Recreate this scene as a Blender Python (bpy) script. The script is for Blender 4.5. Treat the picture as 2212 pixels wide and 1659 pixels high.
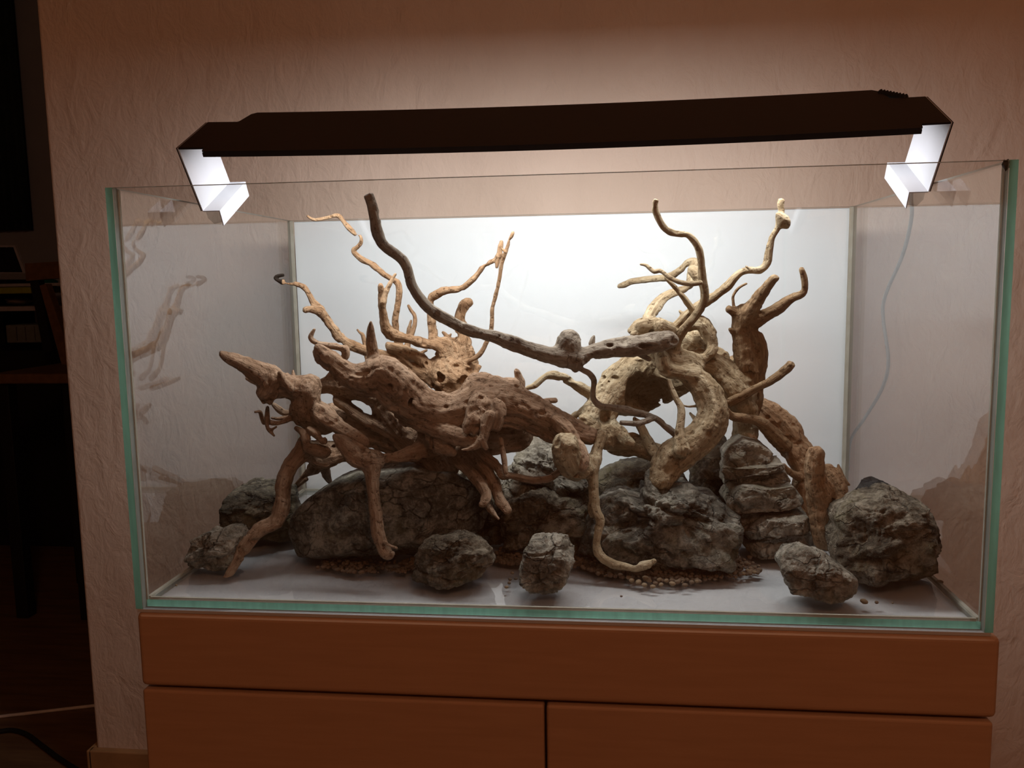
import bpy, bmesh, math, random
import numpy as np
from mathutils import Matrix, Vector
import openvdb

random.seed(7); np.random.seed(7)
for o in list(bpy.data.objects): bpy.data.objects.remove(o)
SC = bpy.context.scene
COL = SC.collection

# ------------------------------------------------------------------ camera, world, exposure
TB = 0.655                       # height of the tank's underside above the room floor
F = 1824.78; CAM = np.array([0.07011, -0.84844, 0.35417 + TB])
RX, RY, RZ = -0.12133, 0.01688, 0.11248
def _rot():
    cx, sx, cy, sy, cz, sz = math.cos(RX), math.sin(RX), math.cos(RY), math.sin(RY), math.cos(RZ), math.sin(RZ)
    Rz = np.array([[cz, -sz, 0], [sz, cz, 0], [0, 0, 1]]); Rx = np.array([[1, 0, 0], [0, cx, -sx], [0, sx, cx]])
    Ry = np.array([[cy, 0, sy], [0, 1, 0], [-sy, 0, cy]])
    return Rz @ Rx @ Ry
RM = _rot()
cam = bpy.data.cameras.new('camera'); cam.sensor_width = 36; cam.lens = F / 2212 * 36; cam.clip_start = 0.01
co = bpy.data.objects.new('camera', cam); COL.objects.link(co)
m = Matrix.Identity(4)
for r in range(3):
    m[r][0] = RM[r, 0]; m[r][1] = RM[r, 2]; m[r][2] = -RM[r, 1]; m[r][3] = CAM[r]
co.matrix_world = m; SC.camera = co

w = bpy.data.worlds.new('world'); SC.world = w; w.use_nodes = True
w.node_tree.nodes['Background'].inputs[0].default_value = (1.0, 0.62, 0.42, 1)
w.node_tree.nodes['Background'].inputs[1].default_value = 0.02
# the room's own warm ceiling lamp, behind the photographer: the orange light on the upper wall and the cabinet front
rl = bpy.data.lights.new('ceiling_lamp_offscreen', 'POINT'); rl.energy = 24.0; rl.color = (1.0, 0.48, 0.26); rl.shadow_soft_size = 0.15
ro = bpy.data.objects.new('ceiling_lamp_offscreen', rl); COL.objects.link(ro); ro.location = (0.6, -1.9, 2.3)
LED_POWER = 36.0
SC.view_settings.view_transform = 'Standard'; SC.view_settings.look = 'None'
SC.view_settings.exposure = 0.0; SC.view_settings.gamma = 1.0; SC.view_settings.use_curve_mapping = False
SC.cycles.transparent_max_bounces = 32; SC.cycles.max_bounces = 10; SC.cycles.glossy_bounces = 6
SC.cycles.use_denoising = True

# ------------------------------------------------------------------ helpers
def ray(px, py):
    q = np.array([(px - 1106) / F, 1.0, (829.5 - py) / F]); return RM @ q
def atY(px, py, Y):
    d = ray(px, py); return CAM + d * (Y - CAM[1]) / d[1]
def atX(px, py, X):
    d = ray(px, py); return CAM + d * (X - CAM[0]) / d[0]
def atZ(px, py, Z):
    d = ray(px, py); return CAM + d * (Z - CAM[2]) / d[2]
def pxsize(p):                    # metres per pixel at a world point
    return float((np.asarray(p) - CAM) @ RM[:, 1]) / F

def tag(o, label=None, cat=None, group=None, kind=None):
    if label: o['label'] = label
    if cat: o['category'] = cat
    if group: o['group'] = group
    if kind: o['kind'] = kind
    return o
def empty(name, loc=(0, 0, 0)):
    o = bpy.data.objects.new(name, None); COL.objects.link(o); o.location = loc; o.empty_display_size = 0.02
    return o
def link(name, me, mat=None, parent=None, loc=None):
    o = bpy.data.objects.new(name, me); COL.objects.link(o)
    for mm in (mat if isinstance(mat, (list, tuple)) else [mat] if mat else []): me.materials.append(mm)
    if parent:
        o.parent = parent; o.matrix_parent_inverse = Matrix.Translation(-Vector(parent.location))
    if loc is not None: o.location = loc
    return o
def mesh_np(name, v, f, smooth=True):
    me = bpy.data.meshes.new(name)
    v = np.ascontiguousarray(v, np.float32); f = np.ascontiguousarray(f, np.int32); k = f.shape[1]
    me.vertices.add(len(v)); me.vertices.foreach_set('co', v.ravel())
    me.loops.add(f.size); me.loops.foreach_set('vertex_index', f.ravel())
    me.polygons.add(len(f)); me.polygons.foreach_set('loop_start', np.arange(0, f.size, k, dtype=np.int32))
    me.polygons.foreach_set('use_smooth', np.full(len(f), smooth))
    me.update(calc_edges=True); me.validate()
    return me
def box_bm(bm, x0, x1, y0, y1, z0, z1):
    vs = [bm.verts.new(p) for p in ((x0, y0, z0), (x1, y0, z0), (x1, y1, z0), (x0, y1, z0), (x0, y0, z1), (x1, y0, z1), (x1, y1, z1), (x0, y1, z1))]
    return [bm.faces.new([vs[i] for i in q]) for q in ((0, 3, 2, 1), (4, 5, 6, 7), (0, 1, 5, 4), (1, 2, 6, 5), (2, 3, 7, 6), (3, 0, 4, 7))]
def bm_mesh(name, bm, smooth=False):
    me = bpy.data.meshes.new(name); bmesh.ops.recalc_face_normals(bm, faces=bm.faces[:])
    bm.to_mesh(me); bm.free()
    if smooth:
        for p in me.polygons: p.use_smooth = True
    return me
def box(name, x0, x1, y0, y1, z0, z1, mat, parent=None, bevel=0.0, seg=3):
    bm = bmesh.new(); box_bm(bm, x0, x1, y0, y1, z0, z1)
    if bevel:
        bmesh.ops.bevel(bm, geom=bm.edges[:], offset=bevel, segments=seg, affect='EDGES', profile=0.5)
    return link(name, bm_mesh(name, bm), mat, parent)
def catmull(P, n):
    P = np.asarray(P, float)
    if len(P) < 3: 
        t = np.linspace(0, 1, max(n, 2))[:, None]; return P[0] + (P[-1] - P[0]) * t
    Q = np.vstack([2 * P[0] - P[1], P, 2 * P[-1] - P[-2]]); out = []
    for i in range(1, len(Q) - 2):
        a, b, c, d = Q[i - 1:i + 3]
        for t in np.arange(n) / n:
            out.append(0.5 * (2 * b + (c - a) * t + (2 * a - 5 * b + 4 * c - d) * t * t + (3 * b - a - 3 * c + d) * t ** 3))
    out.append(P[-1]); return np.array(out)
def tube(name, pts, rad, mat, parent=None, n=8, seg=10):
    P = catmull(pts, n); v = []; f = []
    up = np.array([0.3, 0.2, 1.0])
    for i, p in enumerate(P):
        t = P[min(i + 1, len(P) - 1)] - P[max(i - 1, 0)]; t /= np.linalg.norm(t) + 1e-9
        a = np.cross(t, up); a /= np.linalg.norm(a) + 1e-9; b = np.cross(t, a)
        r = rad[i * len(rad) // len(P)] if isinstance(rad, (list, tuple)) else rad
        for k in range(seg):
            th = 2 * math.pi * k / seg; v.append(p + r * (a * math.cos(th) + b * math.sin(th)))
    for i in range(len(P) - 1):
        for k in range(seg):
            f.append((i * seg + k, i * seg + (k + 1) % seg, (i + 1) * seg + (k + 1) % seg, (i + 1) * seg + k))
    nb = len(v); v.append(P[0]); v.append(P[-1]); L = (len(P) - 1) * seg
    me = bpy.data.meshes.new(name)
    fs = [tuple(q) for q in f] + [(nb, (k + 1) % seg, k) for k in range(seg)] + [(nb + 1, L + k, L + (k + 1) % seg) for k in range(seg)]
    me.from_pydata([tuple(q) for q in v], [], fs); me.update()
    for p in me.polygons: p.use_smooth = True
    return link(name, me, mat, parent)

# ---- value noise in numpy
_T = np.random.RandomState(3).rand(32, 32, 32).astype(np.float32) * 2 - 1
def vnoise(p):
    p = np.asarray(p, np.float32); i = np.floor(p).astype(np.int32); fr = p - i; fr = fr * fr * (3 - 2 * fr)
    a = i & 31; b = (i + 1) & 31
    x, y, z = fr[..., 0], fr[..., 1], fr[..., 2]
    g = lambda u, v, s: _T[u[..., 0], v[..., 1], s[..., 2]]
    c00 = g(a, a, a) * (1 - x) + g(b, a, a) * x; c10 = g(a, b, a) * (1 - x) + g(b, b, a) * x
    c01 = g(a, a, b) * (1 - x) + g(b, a, b) * x; c11 = g(a, b, b) * (1 - x) + g(b, b, b) * x
    return (c00 * (1 - y) + c10 * y) * (1 - z) + (c01 * (1 - y) + c11 * y) * z
def fbm(p, o=4):
    s = 0; a = 1.0
    for k in range(o): s = s + a * vnoise(p * (2.03 ** k) + 7.3 * k); a *= 0.5
    return s

# ---- materials
def srgb(r, g, b):
    f = lambda c: (c / 255 / 12.92) if c / 255 <= 0.04045 else ((c / 255 + 0.055) / 1.055) ** 2.4
    return (f(r), f(g), f(b), 1)
class NT:
    def __init__(s, name):
        s.m = bpy.data.materials.new(name); s.m.use_nodes = True; s.t = s.m.node_tree; s.t.nodes.clear()
        s.out = s.t.nodes.new('ShaderNodeOutputMaterial')
    def n(s, ty, **kw):
        nd = s.t.nodes.new('ShaderNode' + ty)
        for k, v in kw.items():
            if hasattr(nd, k) and not isinstance(k, int): setattr(nd, k, v)
        return nd
    def l(s, a, b): s.t.links.new(a, b)
    def noise(s, vec, scale, detail=4, rough=0.55, dist=0.0):
        nd = s.n('TexNoise'); nd.inputs['Scale'].default_value = scale; nd.inputs['Detail'].default_value = detail
        nd.inputs['Roughness'].default_value = rough; nd.inputs['Distortion'].default_value = dist
        if vec: s.l(vec, nd.inputs['Vector'])
        return nd.outputs['Fac']
    def ramp(s, fac, stops):
        r = s.n('ValToRGB'); e = r.color_ramp.elements
        e[0].position, e[0].color = stops[0]; e[1].position, e[1].color = stops[-1]
        for p, c in stops[1:-1]:
            k = e.new(p); k.color = c
        s.l(fac, r.inputs[0]); return r.outputs[0]
    def mix(s, fac, a, b, mode='MIX'):
        nd = s.n('MixRGB'); nd.blend_type = mode
        for x, i in ((fac, 0), (a, 1), (b, 2)):
            if isinstance(x, (tuple, list)): nd.inputs[i].default_value = x
            elif isinstance(x, (int, float)): nd.inputs[i].default_value = x
            else: s.l(x, nd.inputs[i])
        return nd.outputs[0]
    def math(s, op, a, b=None):
        nd = s.n('Math'); nd.operation = op
        for x, i in ((a, 0), (b, 1)):
            if x is None: continue
            if isinstance(x, (int, float)): nd.inputs[i].default_value = x
            else: s.l(x, nd.inputs[i])
        return nd.outputs[0]
    def coord(s, kind='Object'): return s.n('TexCoord').outputs[kind]
    def princ(s, col, rough=0.6, bump=None, bstr=0.3, bdist=0.001, spec=0.3, metal=0.0):
        p = s.n('BsdfPrincipled')
        if isinstance(col, (tuple, list)): p.inputs['Base Color'].default_value = col
        else: s.l(col, p.inputs['Base Color'])
        if isinstance(rough, (int, float)): p.inputs['Roughness'].default_value = rough
        else: s.l(rough, p.inputs['Roughness'])
        p.inputs['Specular IOR Level'].default_value = spec; p.inputs['Metallic'].default_value = metal
        if bump is not None:
            b = s.n('Bump'); b.inputs['Strength'].default_value = bstr; b.inputs['Distance'].default_value = bdist
            s.l(bump, b.inputs['Height']); s.l(b.outputs[0], p.inputs['Normal'])
        s.l(p.outputs[0], s.out.inputs[0]); return p
def plain(name, col, rough=0.6, spec=0.3, metal=0.0, var=0.12, scale=40, bump=0.1):
    t = NT(name); c = t.coord(); nz = t.noise(c, scale)
    k = lambda f: tuple(min(1, x * f) for x in col[:3]) + (1,)
    t.princ(t.ramp(nz, [(0.3, k(1 - var)), (0.7, k(1 + var))]), rough, nz, bump, 0.0006, spec, metal); return t.m

def mat_wall():
    t = NT('peach_plaster'); c = t.coord(); mp = t.n('Mapping'); mp.inputs['Scale'].default_value = (1, 1, 0.62); t.l(c, mp.inputs[0]); c2 = mp.outputs[0]
    big = t.noise(c2, 7, 3); mid = t.noise(c2, 24, 5, 0.55, 0.9); fine = t.noise(c2, 150, 3); str_ = t.noise(c2, 60, 3, 0.5, 1.5)
    h = t.math('ADD', t.math('MULTIPLY', mid, 2.2), t.math('MULTIPLY', fine, 0.16)); h = t.math('ADD', h, t.math('MULTIPLY', str_, 0.55)); h = t.math('ADD', h, t.math('MULTIPLY', big, 1.2))
    col = t.ramp(big, [(0.3, (0.60, 0.485, 0.40, 1)), (0.7, (0.66, 0.54, 0.45, 1))])
    t.princ(col, 0.85, h, 0.7, 0.0028, 0.15); return t.m
def mat_floor():
    t = NT('dark_parquet'); c = t.coord(); mp = t.n('Mapping'); mp.inputs['Scale'].default_value = (1.0, 9, 1); mp.inputs['Rotation'].default_value = (0, 0, 0.35)
    t.l(c, mp.inputs[0]); nz = t.noise(mp.outputs[0], 5, 6, 0.6, 0.3)
    col = t.ramp(nz, [(0.3, (0.10, 0.055, 0.03, 1)), (0.5, (0.16, 0.09, 0.045, 1)), (0.7, (0.21, 0.125, 0.065, 1))])
    t.princ(col, 0.45, nz, 0.15, 0.0008, 0.4); return t.m
def mat_cab():
    t = NT('orange_brown_laminate'); c = t.coord(); mp = t.n('Mapping'); mp.inputs['Scale'].default_value = (1.2, 1, 16); t.l(c, mp.inputs[0])
    nz = t.noise(mp.outputs[0], 9, 4, 0.5, 0.2); f = t.noise(c, 500, 2)
    col = t.ramp(t.math('ADD', t.math('MULTIPLY', nz, 0.8), t.math('MULTIPLY', f, 0.2)), [(0.35, (0.445, 0.265, 0.160, 1)), (0.65, (0.490, 0.295, 0.180, 1))])
    t.princ(col, 0.5, f, 0.08, 0.0003, 0.3); return t.m
def schlick(t, f0=0.066):
    g = t.n('NewGeometry'); d = t.n('VectorMath'); d.operation = 'DOT_PRODUCT'
    t.l(g.outputs['Incoming'], d.inputs[0]); t.l(g.outputs['Normal'], d.inputs[1])
    c = t.math('ABSOLUTE', d.outputs['Value']); k = t.math('POWER', t.math('SUBTRACT', 1.0, c), 5.0)
    return t.math('ADD', f0, t.math('MULTIPLY', k, 1 - f0))
def mat_glass():
    t = NT('clear_float_glass'); tr = t.n('BsdfTransparent'); tr.inputs[0].default_value = (0.982, 0.987, 0.982, 1)
    gl = t.n('BsdfGlossy'); gl.inputs['Roughness'].default_value = 0.0; gl.inputs[0].default_value = (1, 1, 1, 1)
    mx = t.n('MixShader'); t.l(schlick(t), mx.inputs[0]); t.l(tr.outputs[0], mx.inputs[1]); t.l(gl.outputs[0], mx.inputs[2])
    t.l(mx.outputs[0], t.out.inputs[0]); return t.m
def mat_edge(name, col, tl=0.8):
    t = NT(name); c = t.coord(); mp = t.n('Mapping'); mp.inputs['Scale'].default_value = (30, 30, 3); t.l(c, mp.inputs[0]); nz = t.noise(mp.outputs[0], 4, 3)
    k = lambda f: tuple(min(1, x * f) for x in col[:3]) + (1,)
    cc = t.ramp(nz, [(0.3, k(0.85)), (0.7, k(1.12))])
    a = t.n('BsdfTranslucent'); t.l(cc, a.inputs[0]); b = t.n('BsdfDiffuse'); t.l(cc, b.inputs[0])
    mx = t.n('MixShader'); mx.inputs[0].default_value = 1 - tl; t.l(a.outputs[0], mx.inputs[1]); t.l(b.outputs[0], mx.inputs[2])
    gl = t.n('BsdfGlossy'); gl.inputs['Roughness'].default_value = 0.12; m2 = t.n('MixShader'); m2.inputs[0].default_value = 0.05
    t.l(mx.outputs[0], m2.inputs[1]); t.l(gl.outputs[0], m2.inputs[2]); t.l(m2.outputs[0], t.out.inputs[0]); return t.m
def mat_silicone():
    t = NT('clear_silicone'); tr = t.n('BsdfTransparent'); tr.inputs[0].default_value = (0.8, 0.8, 0.74, 1)
    c = t.coord(); nz = t.noise(c, 60, 3)
    df = t.n('BsdfDiffuse'); t.l(t.ramp(nz, [(0.3, (0.42, 0.40, 0.33, 1)), (0.7, (0.52, 0.50, 0.43, 1))]), df.inputs[0]); mx = t.n('MixShader'); mx.inputs[0].default_value = 0.55
    t.l(tr.outputs[0], mx.inputs[1]); t.l(df.outputs[0], mx.inputs[2]); t.l(mx.outputs[0], t.out.inputs[0]); return t.m
def mat_wood(name, dark, mid, light, patch=None):
    t = NT(name); at = t.n('Attribute'); at.attribute_name = 'grain'; g = at.outputs['Vector']; c = t.coord()
    fib = t.noise(g, 520, 5, 0.7, 0.3); band = t.noise(g, 150, 4, 0.6, 0.5); blot = t.noise(c, 30, 5, 0.65, 0.3); pit = t.noise(c, 190, 4, 0.65)
    s = t.math('ADD', t.math('MULTIPLY', fib, 0.34), t.math('MULTIPLY', band, 0.33)); s = t.math('ADD', s, t.math('MULTIPLY', blot, 0.33))
    col = t.ramp(s, [(0.37, dark), (0.485, mid), (0.60, light)])
    if patch:
        col = t.mix(t.ramp(t.noise(c, 14, 4, 0.6), [(0.48, (0, 0, 0, 1)), (0.62, (0.75, 0.75, 0.75, 1))]), col, patch)
    spots = t.ramp(pit, [(0.33, (0.30, 0.23, 0.17, 1)), (0.43, (1, 1, 1, 1))])
    col = t.mix(0.85, col, spots, 'MULTIPLY')
    h = t.math('ADD', t.math('MULTIPLY', fib, 1.0), t.math('MULTIPLY', t.ramp(pit, [(0.30, (0, 0, 0, 1)), (0.5, (1, 1, 1, 1))]), 0.7)); h = t.math('ADD', h, t.math('MULTIPLY', band, 1.2))
    t.princ(col, 0.8, h, 0.8, 0.0020, 0.15); return t.m
def mat_rock(name, dark, mid, light, vein=0.5, moss=0.3):
    t = NT(name); c = t.coord(); a = t.noise(c, 20, 6, 0.7, 0.8); b = t.noise(c, 80, 6, 0.7, 0.6); f = t.noise(c, 330, 4, 0.65)
    s = t.math('ADD', t.math('MULTIPLY', a, 0.45), t.math('MULTIPLY', b, 0.40)); s = t.math('ADD', s, t.math('MULTIPLY', f, 0.15))
    col = t.ramp(s, [(0.39, dark), (0.485, mid), (0.575, light)])
    nn = t.n('TexNoise'); nn.inputs['Scale'].default_value = 26; nn.inputs['Detail'].default_value = 4; t.l(c, nn.inputs[0])
    sc = t.n('VectorMath'); sc.operation = 'SCALE'; sc.inputs['Scale'].default_value = 0.045; t.l(nn.outputs['Color'], sc.inputs[0])
    wv = t.n('VectorMath'); wv.operation = 'ADD'; t.l(c, wv.inputs[0]); t.l(sc.outputs[0], wv.inputs[1])
    mp = t.n('Mapping'); mp.inputs['Scale'].default_value = (1, 1, 1.9); mp.inputs['Rotation'].default_value = (0.3, 0.25, 0); t.l(wv.outputs[0], mp.inputs[0])
    def vor(scale):
        vn = t.n('TexVoronoi'); vn.feature = 'DISTANCE_TO_EDGE'; vn.inputs['Scale'].default_value = scale; t.l(mp.outputs[0], vn.inputs['Vector']); return vn.outputs['Distance']
    cr = t.ramp(vor(26), [(0.0, (0, 0, 0, 1)), (0.05, (1, 1, 1, 1))])
    cr = t.mix(t.ramp(t.noise(c, 24, 3), [(0.42, (0, 0, 0, 1)), (0.58, (1, 1, 1, 1))]), cr, (1, 1, 1, 1))       # cracks come and go
    col = t.mix(0.8, col, t.mix(cr, (0.22, 0.20, 0.17, 1), (1, 1, 1, 1)), 'MULTIPLY')
    ve = t.ramp(vor(9), [(0.0, (1, 1, 1, 1)), (0.010, (0, 0, 0, 1))])
    vm = t.mix(1.0, ve, t.ramp(t.noise(c, 45, 3), [(0.55, (0, 0, 0, 1)), (0.65, (vein, vein, vein, 1))]), 'MULTIPLY')
    col = t.mix(vm, col, (0.42, 0.40, 0.36, 1))
    mo = t.ramp(t.noise(c, 17, 5, 0.7), [(0.53, (0, 0, 0, 1)), (0.66, (moss, moss, moss, 1))])
    col = t.mix(mo, col, (0.125, 0.108, 0.045, 1))
    h = t.math('ADD', b, t.math('MULTIPLY', f, 0.5)); h = t.math('ADD', h, t.math('MULTIPLY', cr, 0.55))
    t.princ(col, 0.8, h, 1.0, 0.0046, 0.22); return t.m

M = dict(
    wall=mat_wall(), floor=mat_floor(), cab=mat_cab(), glass=mat_glass(),
    edge=mat_edge('green_glass_edge', (0.36, 0.80, 0.63)), edge_top=mat_edge('pale_glass_rim', (0.50, 0.54, 0.50), 0.6),
    sili=mat_silicone(), white=plain('white_foil', (0.765, 0.79, 0.82, 1), 0.6, 0.2, var=0.012, scale=6, bump=0.0),
    mat=plain('white_foam', (0.50, 0.50, 0.512, 1), 0.9, 0.1, var=0.03, scale=30),
    black=plain('black_anodised_aluminium', (0.016, 0.0115, 0.010, 1), 0.5, 0.3, var=0.1, scale=80),
    lampwhite=plain('white_painted_metal', (0.48, 0.49, 0.53, 1), 0.5, 0.3, var=0.02), rubber=plain('black_rubber', (0.012, 0.012, 0.012, 1), 0.6),
    cable=plain('grey_cable_rubber', (0.06, 0.06, 0.06, 1), 0.5), whitecable=plain('white_cable_rubber', (0.55, 0.50, 0.47, 1), 0.5),
    pine=plain('pine_skirting', (0.36, 0.20, 0.09, 1), 0.5, var=0.15, scale=18),
)
cl = NT('clear_plastic'); _t = cl.n('BsdfTransparent'); _t.inputs[0].default_value = (0.85, 0.86, 0.86, 1); _g = cl.n('BsdfGlossy'); _g.inputs['Roughness'].default_value = 0.1
_m = cl.n('MixShader'); cl.l(schlick(cl, 0.08), _m.inputs[0]); cl.l(_t.outputs[0], _m.inputs[1]); cl.l(_g.outputs[0], _m.inputs[2]); cl.l(_m.outputs[0], cl.out.inputs[0]); M['clear'] = cl.m
le = NT('led_light'); _e = le.n('Emission'); _e.inputs[0].default_value = (1.0, 0.985, 0.985, 1); _e.inputs[1].default_value = LED_POWER; le.l(_e.outputs[0], le.out.inputs[0]); M['led'] = le.m

# ------------------------------------------------------------------ the room
WY = 0.64                                   # front face of the plastered wall
cx0 = float(atY(150, 900, WY)[0])           # its free left corner
zb = float(atY(195, 1612, WY)[2])           # top of the skirting
FL = 0.0
o = box('wall_back', cx0, 2.6, WY, WY + 0.14, FL, 2.5, M['wall'], bevel=0.006); tag(o, 'peach coloured rough plaster wall behind the aquarium', kind='structure')
o = box('floor', -6, 4, -3.5, 6, -0.05, FL, M['floor']); tag(o, 'dark brown wooden floor', kind='structure')
o = box('baseboard_back', cx0 - 0.008, 2.6, WY - 0.016, WY, FL, zb, M['pine'], bevel=0.003); tag(o, 'pine skirting board along the plaster wall', kind='structure')
o = box('baseboard_left', cx0 - 0.012, cx0, WY - 0.016, WY + 0.15, FL, zb, M['pine'], bevel=0.003); tag(o, 'pine skirting board round the wall end', kind='structure')

M['paint'] = plain('cream_wall_paint', (0.62, 0.51, 0.42, 1), 0.9, var=0.04, scale=6)
for nm, b, lb in (('ceiling', (-6, 3.4, -3.4, 3.1, 2.5, 2.6), 'cream ceiling of the room'), ('wall_right', (3.3, 3.4, -3.4, 3.1, FL, 2.5), 'cream side wall of the room'), ('wall_front', (-6, 3.4, -3.5, -3.4, FL, 2.5), 'cream wall behind the photographer'), ('wall_left', (-6.1, -6, -3.4, 3.1, FL, 2.5), 'cream far side wall of the room')):
    tag(box(nm, *b, M['paint']), lb, kind='structure')

# ------------------------------------------------------------------ cabinet
W, D, H, T = 0.90, 0.5116, 0.458, 0.008
cab = empty('aquarium_cabinet', (0, 0.26, FL)); tag(cab, 'orange brown aquarium cabinet with plain fascia and two handleless doors', 'cabinet')
x0, x1 = -0.4485, 0.4565
z_gap = TB - 0.0905
box('carcass', x0 + 0.004, x1 - 0.004, 0.02, D + 0.006, FL, TB - 0.0035, M['cab'], cab, 0.002)
box('fascia', x0, x1, -0.004, 0.03, z_gap + 0.002, TB - 0.0035, M['cab'], cab, 0.006, 4)
xs = 0.0042
box('door', x0 + 0.001, xs - 0.0013, -0.004, 0.018, FL + 0.06, z_gap - 0.002, M['cab'], cab, 0.003)
box('door', xs + 0.0013, x1 - 0.003, -0.004, 0.018, FL + 0.06, z_gap - 0.002, M['cab'], cab, 0.003)
box('plinth', x0 + 0.01, x1 - 0.01, 0.03, 0.05, FL, FL + 0.07, M['cab'], cab)

# ------------------------------------------------------------------ aquarium
o = box('foam_mat', -W / 2 + 0.002, W / 2 - 0.002, -0.0005, D - 0.002, TB - 0.0035, TB, M['mat']); tag(o, 'thin white foam mat under the glass tank', 'mat')
tank = empty('glass_aquarium', (0, D / 2, TB)); tag(tank, 'rectangular rimless glass aquarium with greenish glass edges', 'aquarium')
def pane(name, x0, x1, y0, y1, z0, z1, thin, low=False):
    bm = bmesh.new(); fs = box_bm(bm, x0, x1, y0, y1, z0, z1)
    bmesh.ops.recalc_face_normals(bm, faces=fs)
    for f in fs:
        n = f.normal
        if abs(n[thin]) > 0.5: f.material_index = 0
        elif n[2] < -0.5: f.material_index = 0
        elif n[1] < -0.5: f.material_index = 1
        else: f.material_index = 2
    return link(name, bm_mesh(name, bm), [M['glass'], M['edge'], M['edge_top']], tank)
G = 0.0005
pane('side_pane', -W / 2, -W / 2 + T, 0, D, TB, TB + H, 0); pane('side_pane', W / 2 - T, W / 2, 0, D, TB, TB + H, 0)
fp = pane('front_pane', -W / 2 + T + G, W / 2 - T - G, 0, T, TB, TB + H, 1)
pane('back_pane', -W / 2 + T + G, W / 2 - T - G, D - T, D, TB, TB + H, 1)
pane('bottom_pane', -W / 2 + T + G, W / 2 - T - G, T + G, D - T - G, TB, TB + T, 2, True)
for sx in (-1, 1):
    xi = sx * (W / 2 - T)
    for (ya, yb) in ((T, T + 0.003), (D - T - 0.003, D - T)):
        sw = 0.002 if ya < 0.1 else 0.005
        box('silicone_seam', min(xi, xi - sx * sw), max(xi, xi - sx * sw), ya, yb, TB + T, TB + H - 0.001, M['sili'], tank)
    box('silicone_seam', min(xi, xi - sx * 0.004), max(xi, xi - sx * 0.004), T + 0.003, D - T - 0.003, TB + T, TB + T + 0.003, M['sili'], tank)
for (ya, yb) in ((T, T + 0.003), (D - T - 0.003, D - T)):
    box('silicone_seam', -W / 2 + T + 0.005, W / 2 - T - 0.005, ya, yb, TB + T, TB + T + 0.003, M['sili'], tank)
o = box('background_panel', -0.439, 0.439, D + 0.0002, D + 0.004, TB, TB + 0.4565, M['white']); tag(o, 'matte white background sheet behind the rear glass', 'panel')
ZF = TB + T                       # inner floor of the tank

# ------------------------------------------------------------------ lamp on the tank rim, tilted to the wall
TL = math.radians(28.4); LC = np.array([0.0068, 0.1748, TB + 0.4471]); LL, LW, LHW, LHF = 0.0801, 0.0921, 0.438, 0.4305
U = np.array([0, -math.sin(TL), math.cos(TL)]); Wv = np.array([0, math.cos(TL), math.sin(TL)])
def LP(x, u, wd): 
    p = np.array([x, 0, 0]) + U * u + Wv * wd
    return np.array([p[0], p[1] + 0.028 * x, p[2] + 0.002 * x]) + LC
def sag(x): return -0.0055 * (1 - (x / LHW) ** 2)
lamp = empty('led_aquarium_lamp', tuple(LP(-LHF, 0, 0.0))); tag(lamp, 'black aluminium LED lamp tilted backwards on the tank rim', 'lamp')
def solid(name, top, dn, mat, parent, lip=0):
    pass
def plate():
    bm = bmesh.new(); n = 40
    # outline of the bent sheet in (x, depth): narrower at both ends, wider in the middle with rounded corners
    e = 0.0125; b = 0.036; xm = LHW - 0.032; xb = LHW - 0.050
    near = [(-LHW, 0.0), (-xm - 0.0015, 0.0), (-xm, -0.002), (-xm + 0.0005, -e + 0.003), (-xm + 0.004, -e)]
    near += [(x, -e) for x in np.linspace(-xm + 0.02, xm - 0.02, n)]
    near += [(xm - 0.004, -e), (xm - 0.0005, -e + 0.003), (xm, -0.002), (xm + 0.0015, 0.0), (LHW, 0.0)]
    far = [(-LHW, LW), (-xb - 0.012, LW), (-xb - 0.010, LW + 0.002), (-xb - 0.004, LW + b - 0.006), (-xb + 0.002, LW + b)]
    far += [(x, LW + b) for x in np.linspace(-xb + 0.02, xb - 0.02, n)]
    far += [(xb - 0.002, LW + b), (xb + 0.004, LW + b - 0.006), (xb + 0.010, LW + 0.002), (xb + 0.012, LW), (LHW, LW)]
    th = 0.0022; rows = []
    for pts, k in ((near, 0), (far, 1)):
        rows.append([(bm.verts.new(LP(x, LL + sag(x), wd)), bm.verts.new(LP(x, LL + sag(x) - th, wd))) for x, wd in pts])
    for i in range(len(near) - 1):
        a, b2, c, d = rows[0][i], rows[0][i + 1], rows[1][i + 1], rows[1][i]
        bm.faces.new((a[0], b2[0], c[0], d[0])); bm.faces.new((d[1], c[1], b2[1], a[1]))
        bm.faces.new((a[1], b2[1], b2[0], a[0])); bm.faces.new((d[0], c[0], c[1], d[1]))
    for i in (0, -1): 
        a, d = rows[0][i], rows[1][i]; bm.faces.new((a[0], d[0], d[1], a[1]))
    return bm_mesh('top_plate', bm)
link('top_plate', plate(), M['black'], lamp)
# front lip and rear lip of the housing, LED board between
def bar(name, x0, x1, w0, w1, u0, u1, mat, parent, n=24):
    bm = bmesh.new(); R = []
    for x in np.linspace(x0, x1, n):
        R.append([bm.verts.new(LP(x, LL + sag(x) + u, wd)) for u, wd in ((u0, w0), (u0, w1), (u1, w1), (u1, w0))])
    for i in range(n - 1):
        for k in range(4): bm.faces.new((R[i][k], R[i][(k + 1) % 4], R[i + 1][(k + 1) % 4], R[i + 1][k]))
    bm.faces.new(R[0]); bm.faces.new(R[-1][::-1]); return link(name, bm_mesh(name, bm), mat, parent)
bar('front_lip', -LHW + 0.0335, LHW - 0.0335, -0.0125, -0.0100, -0.007, -0.0022, M['black'], lamp)
bar('led_board', -LHW + 0.05, LHW - 0.05, 0.012, 0.100, -0.0042, -0.0022, M['lampwhite'], lamp)
bm = bmesh.new(); R = []
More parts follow.
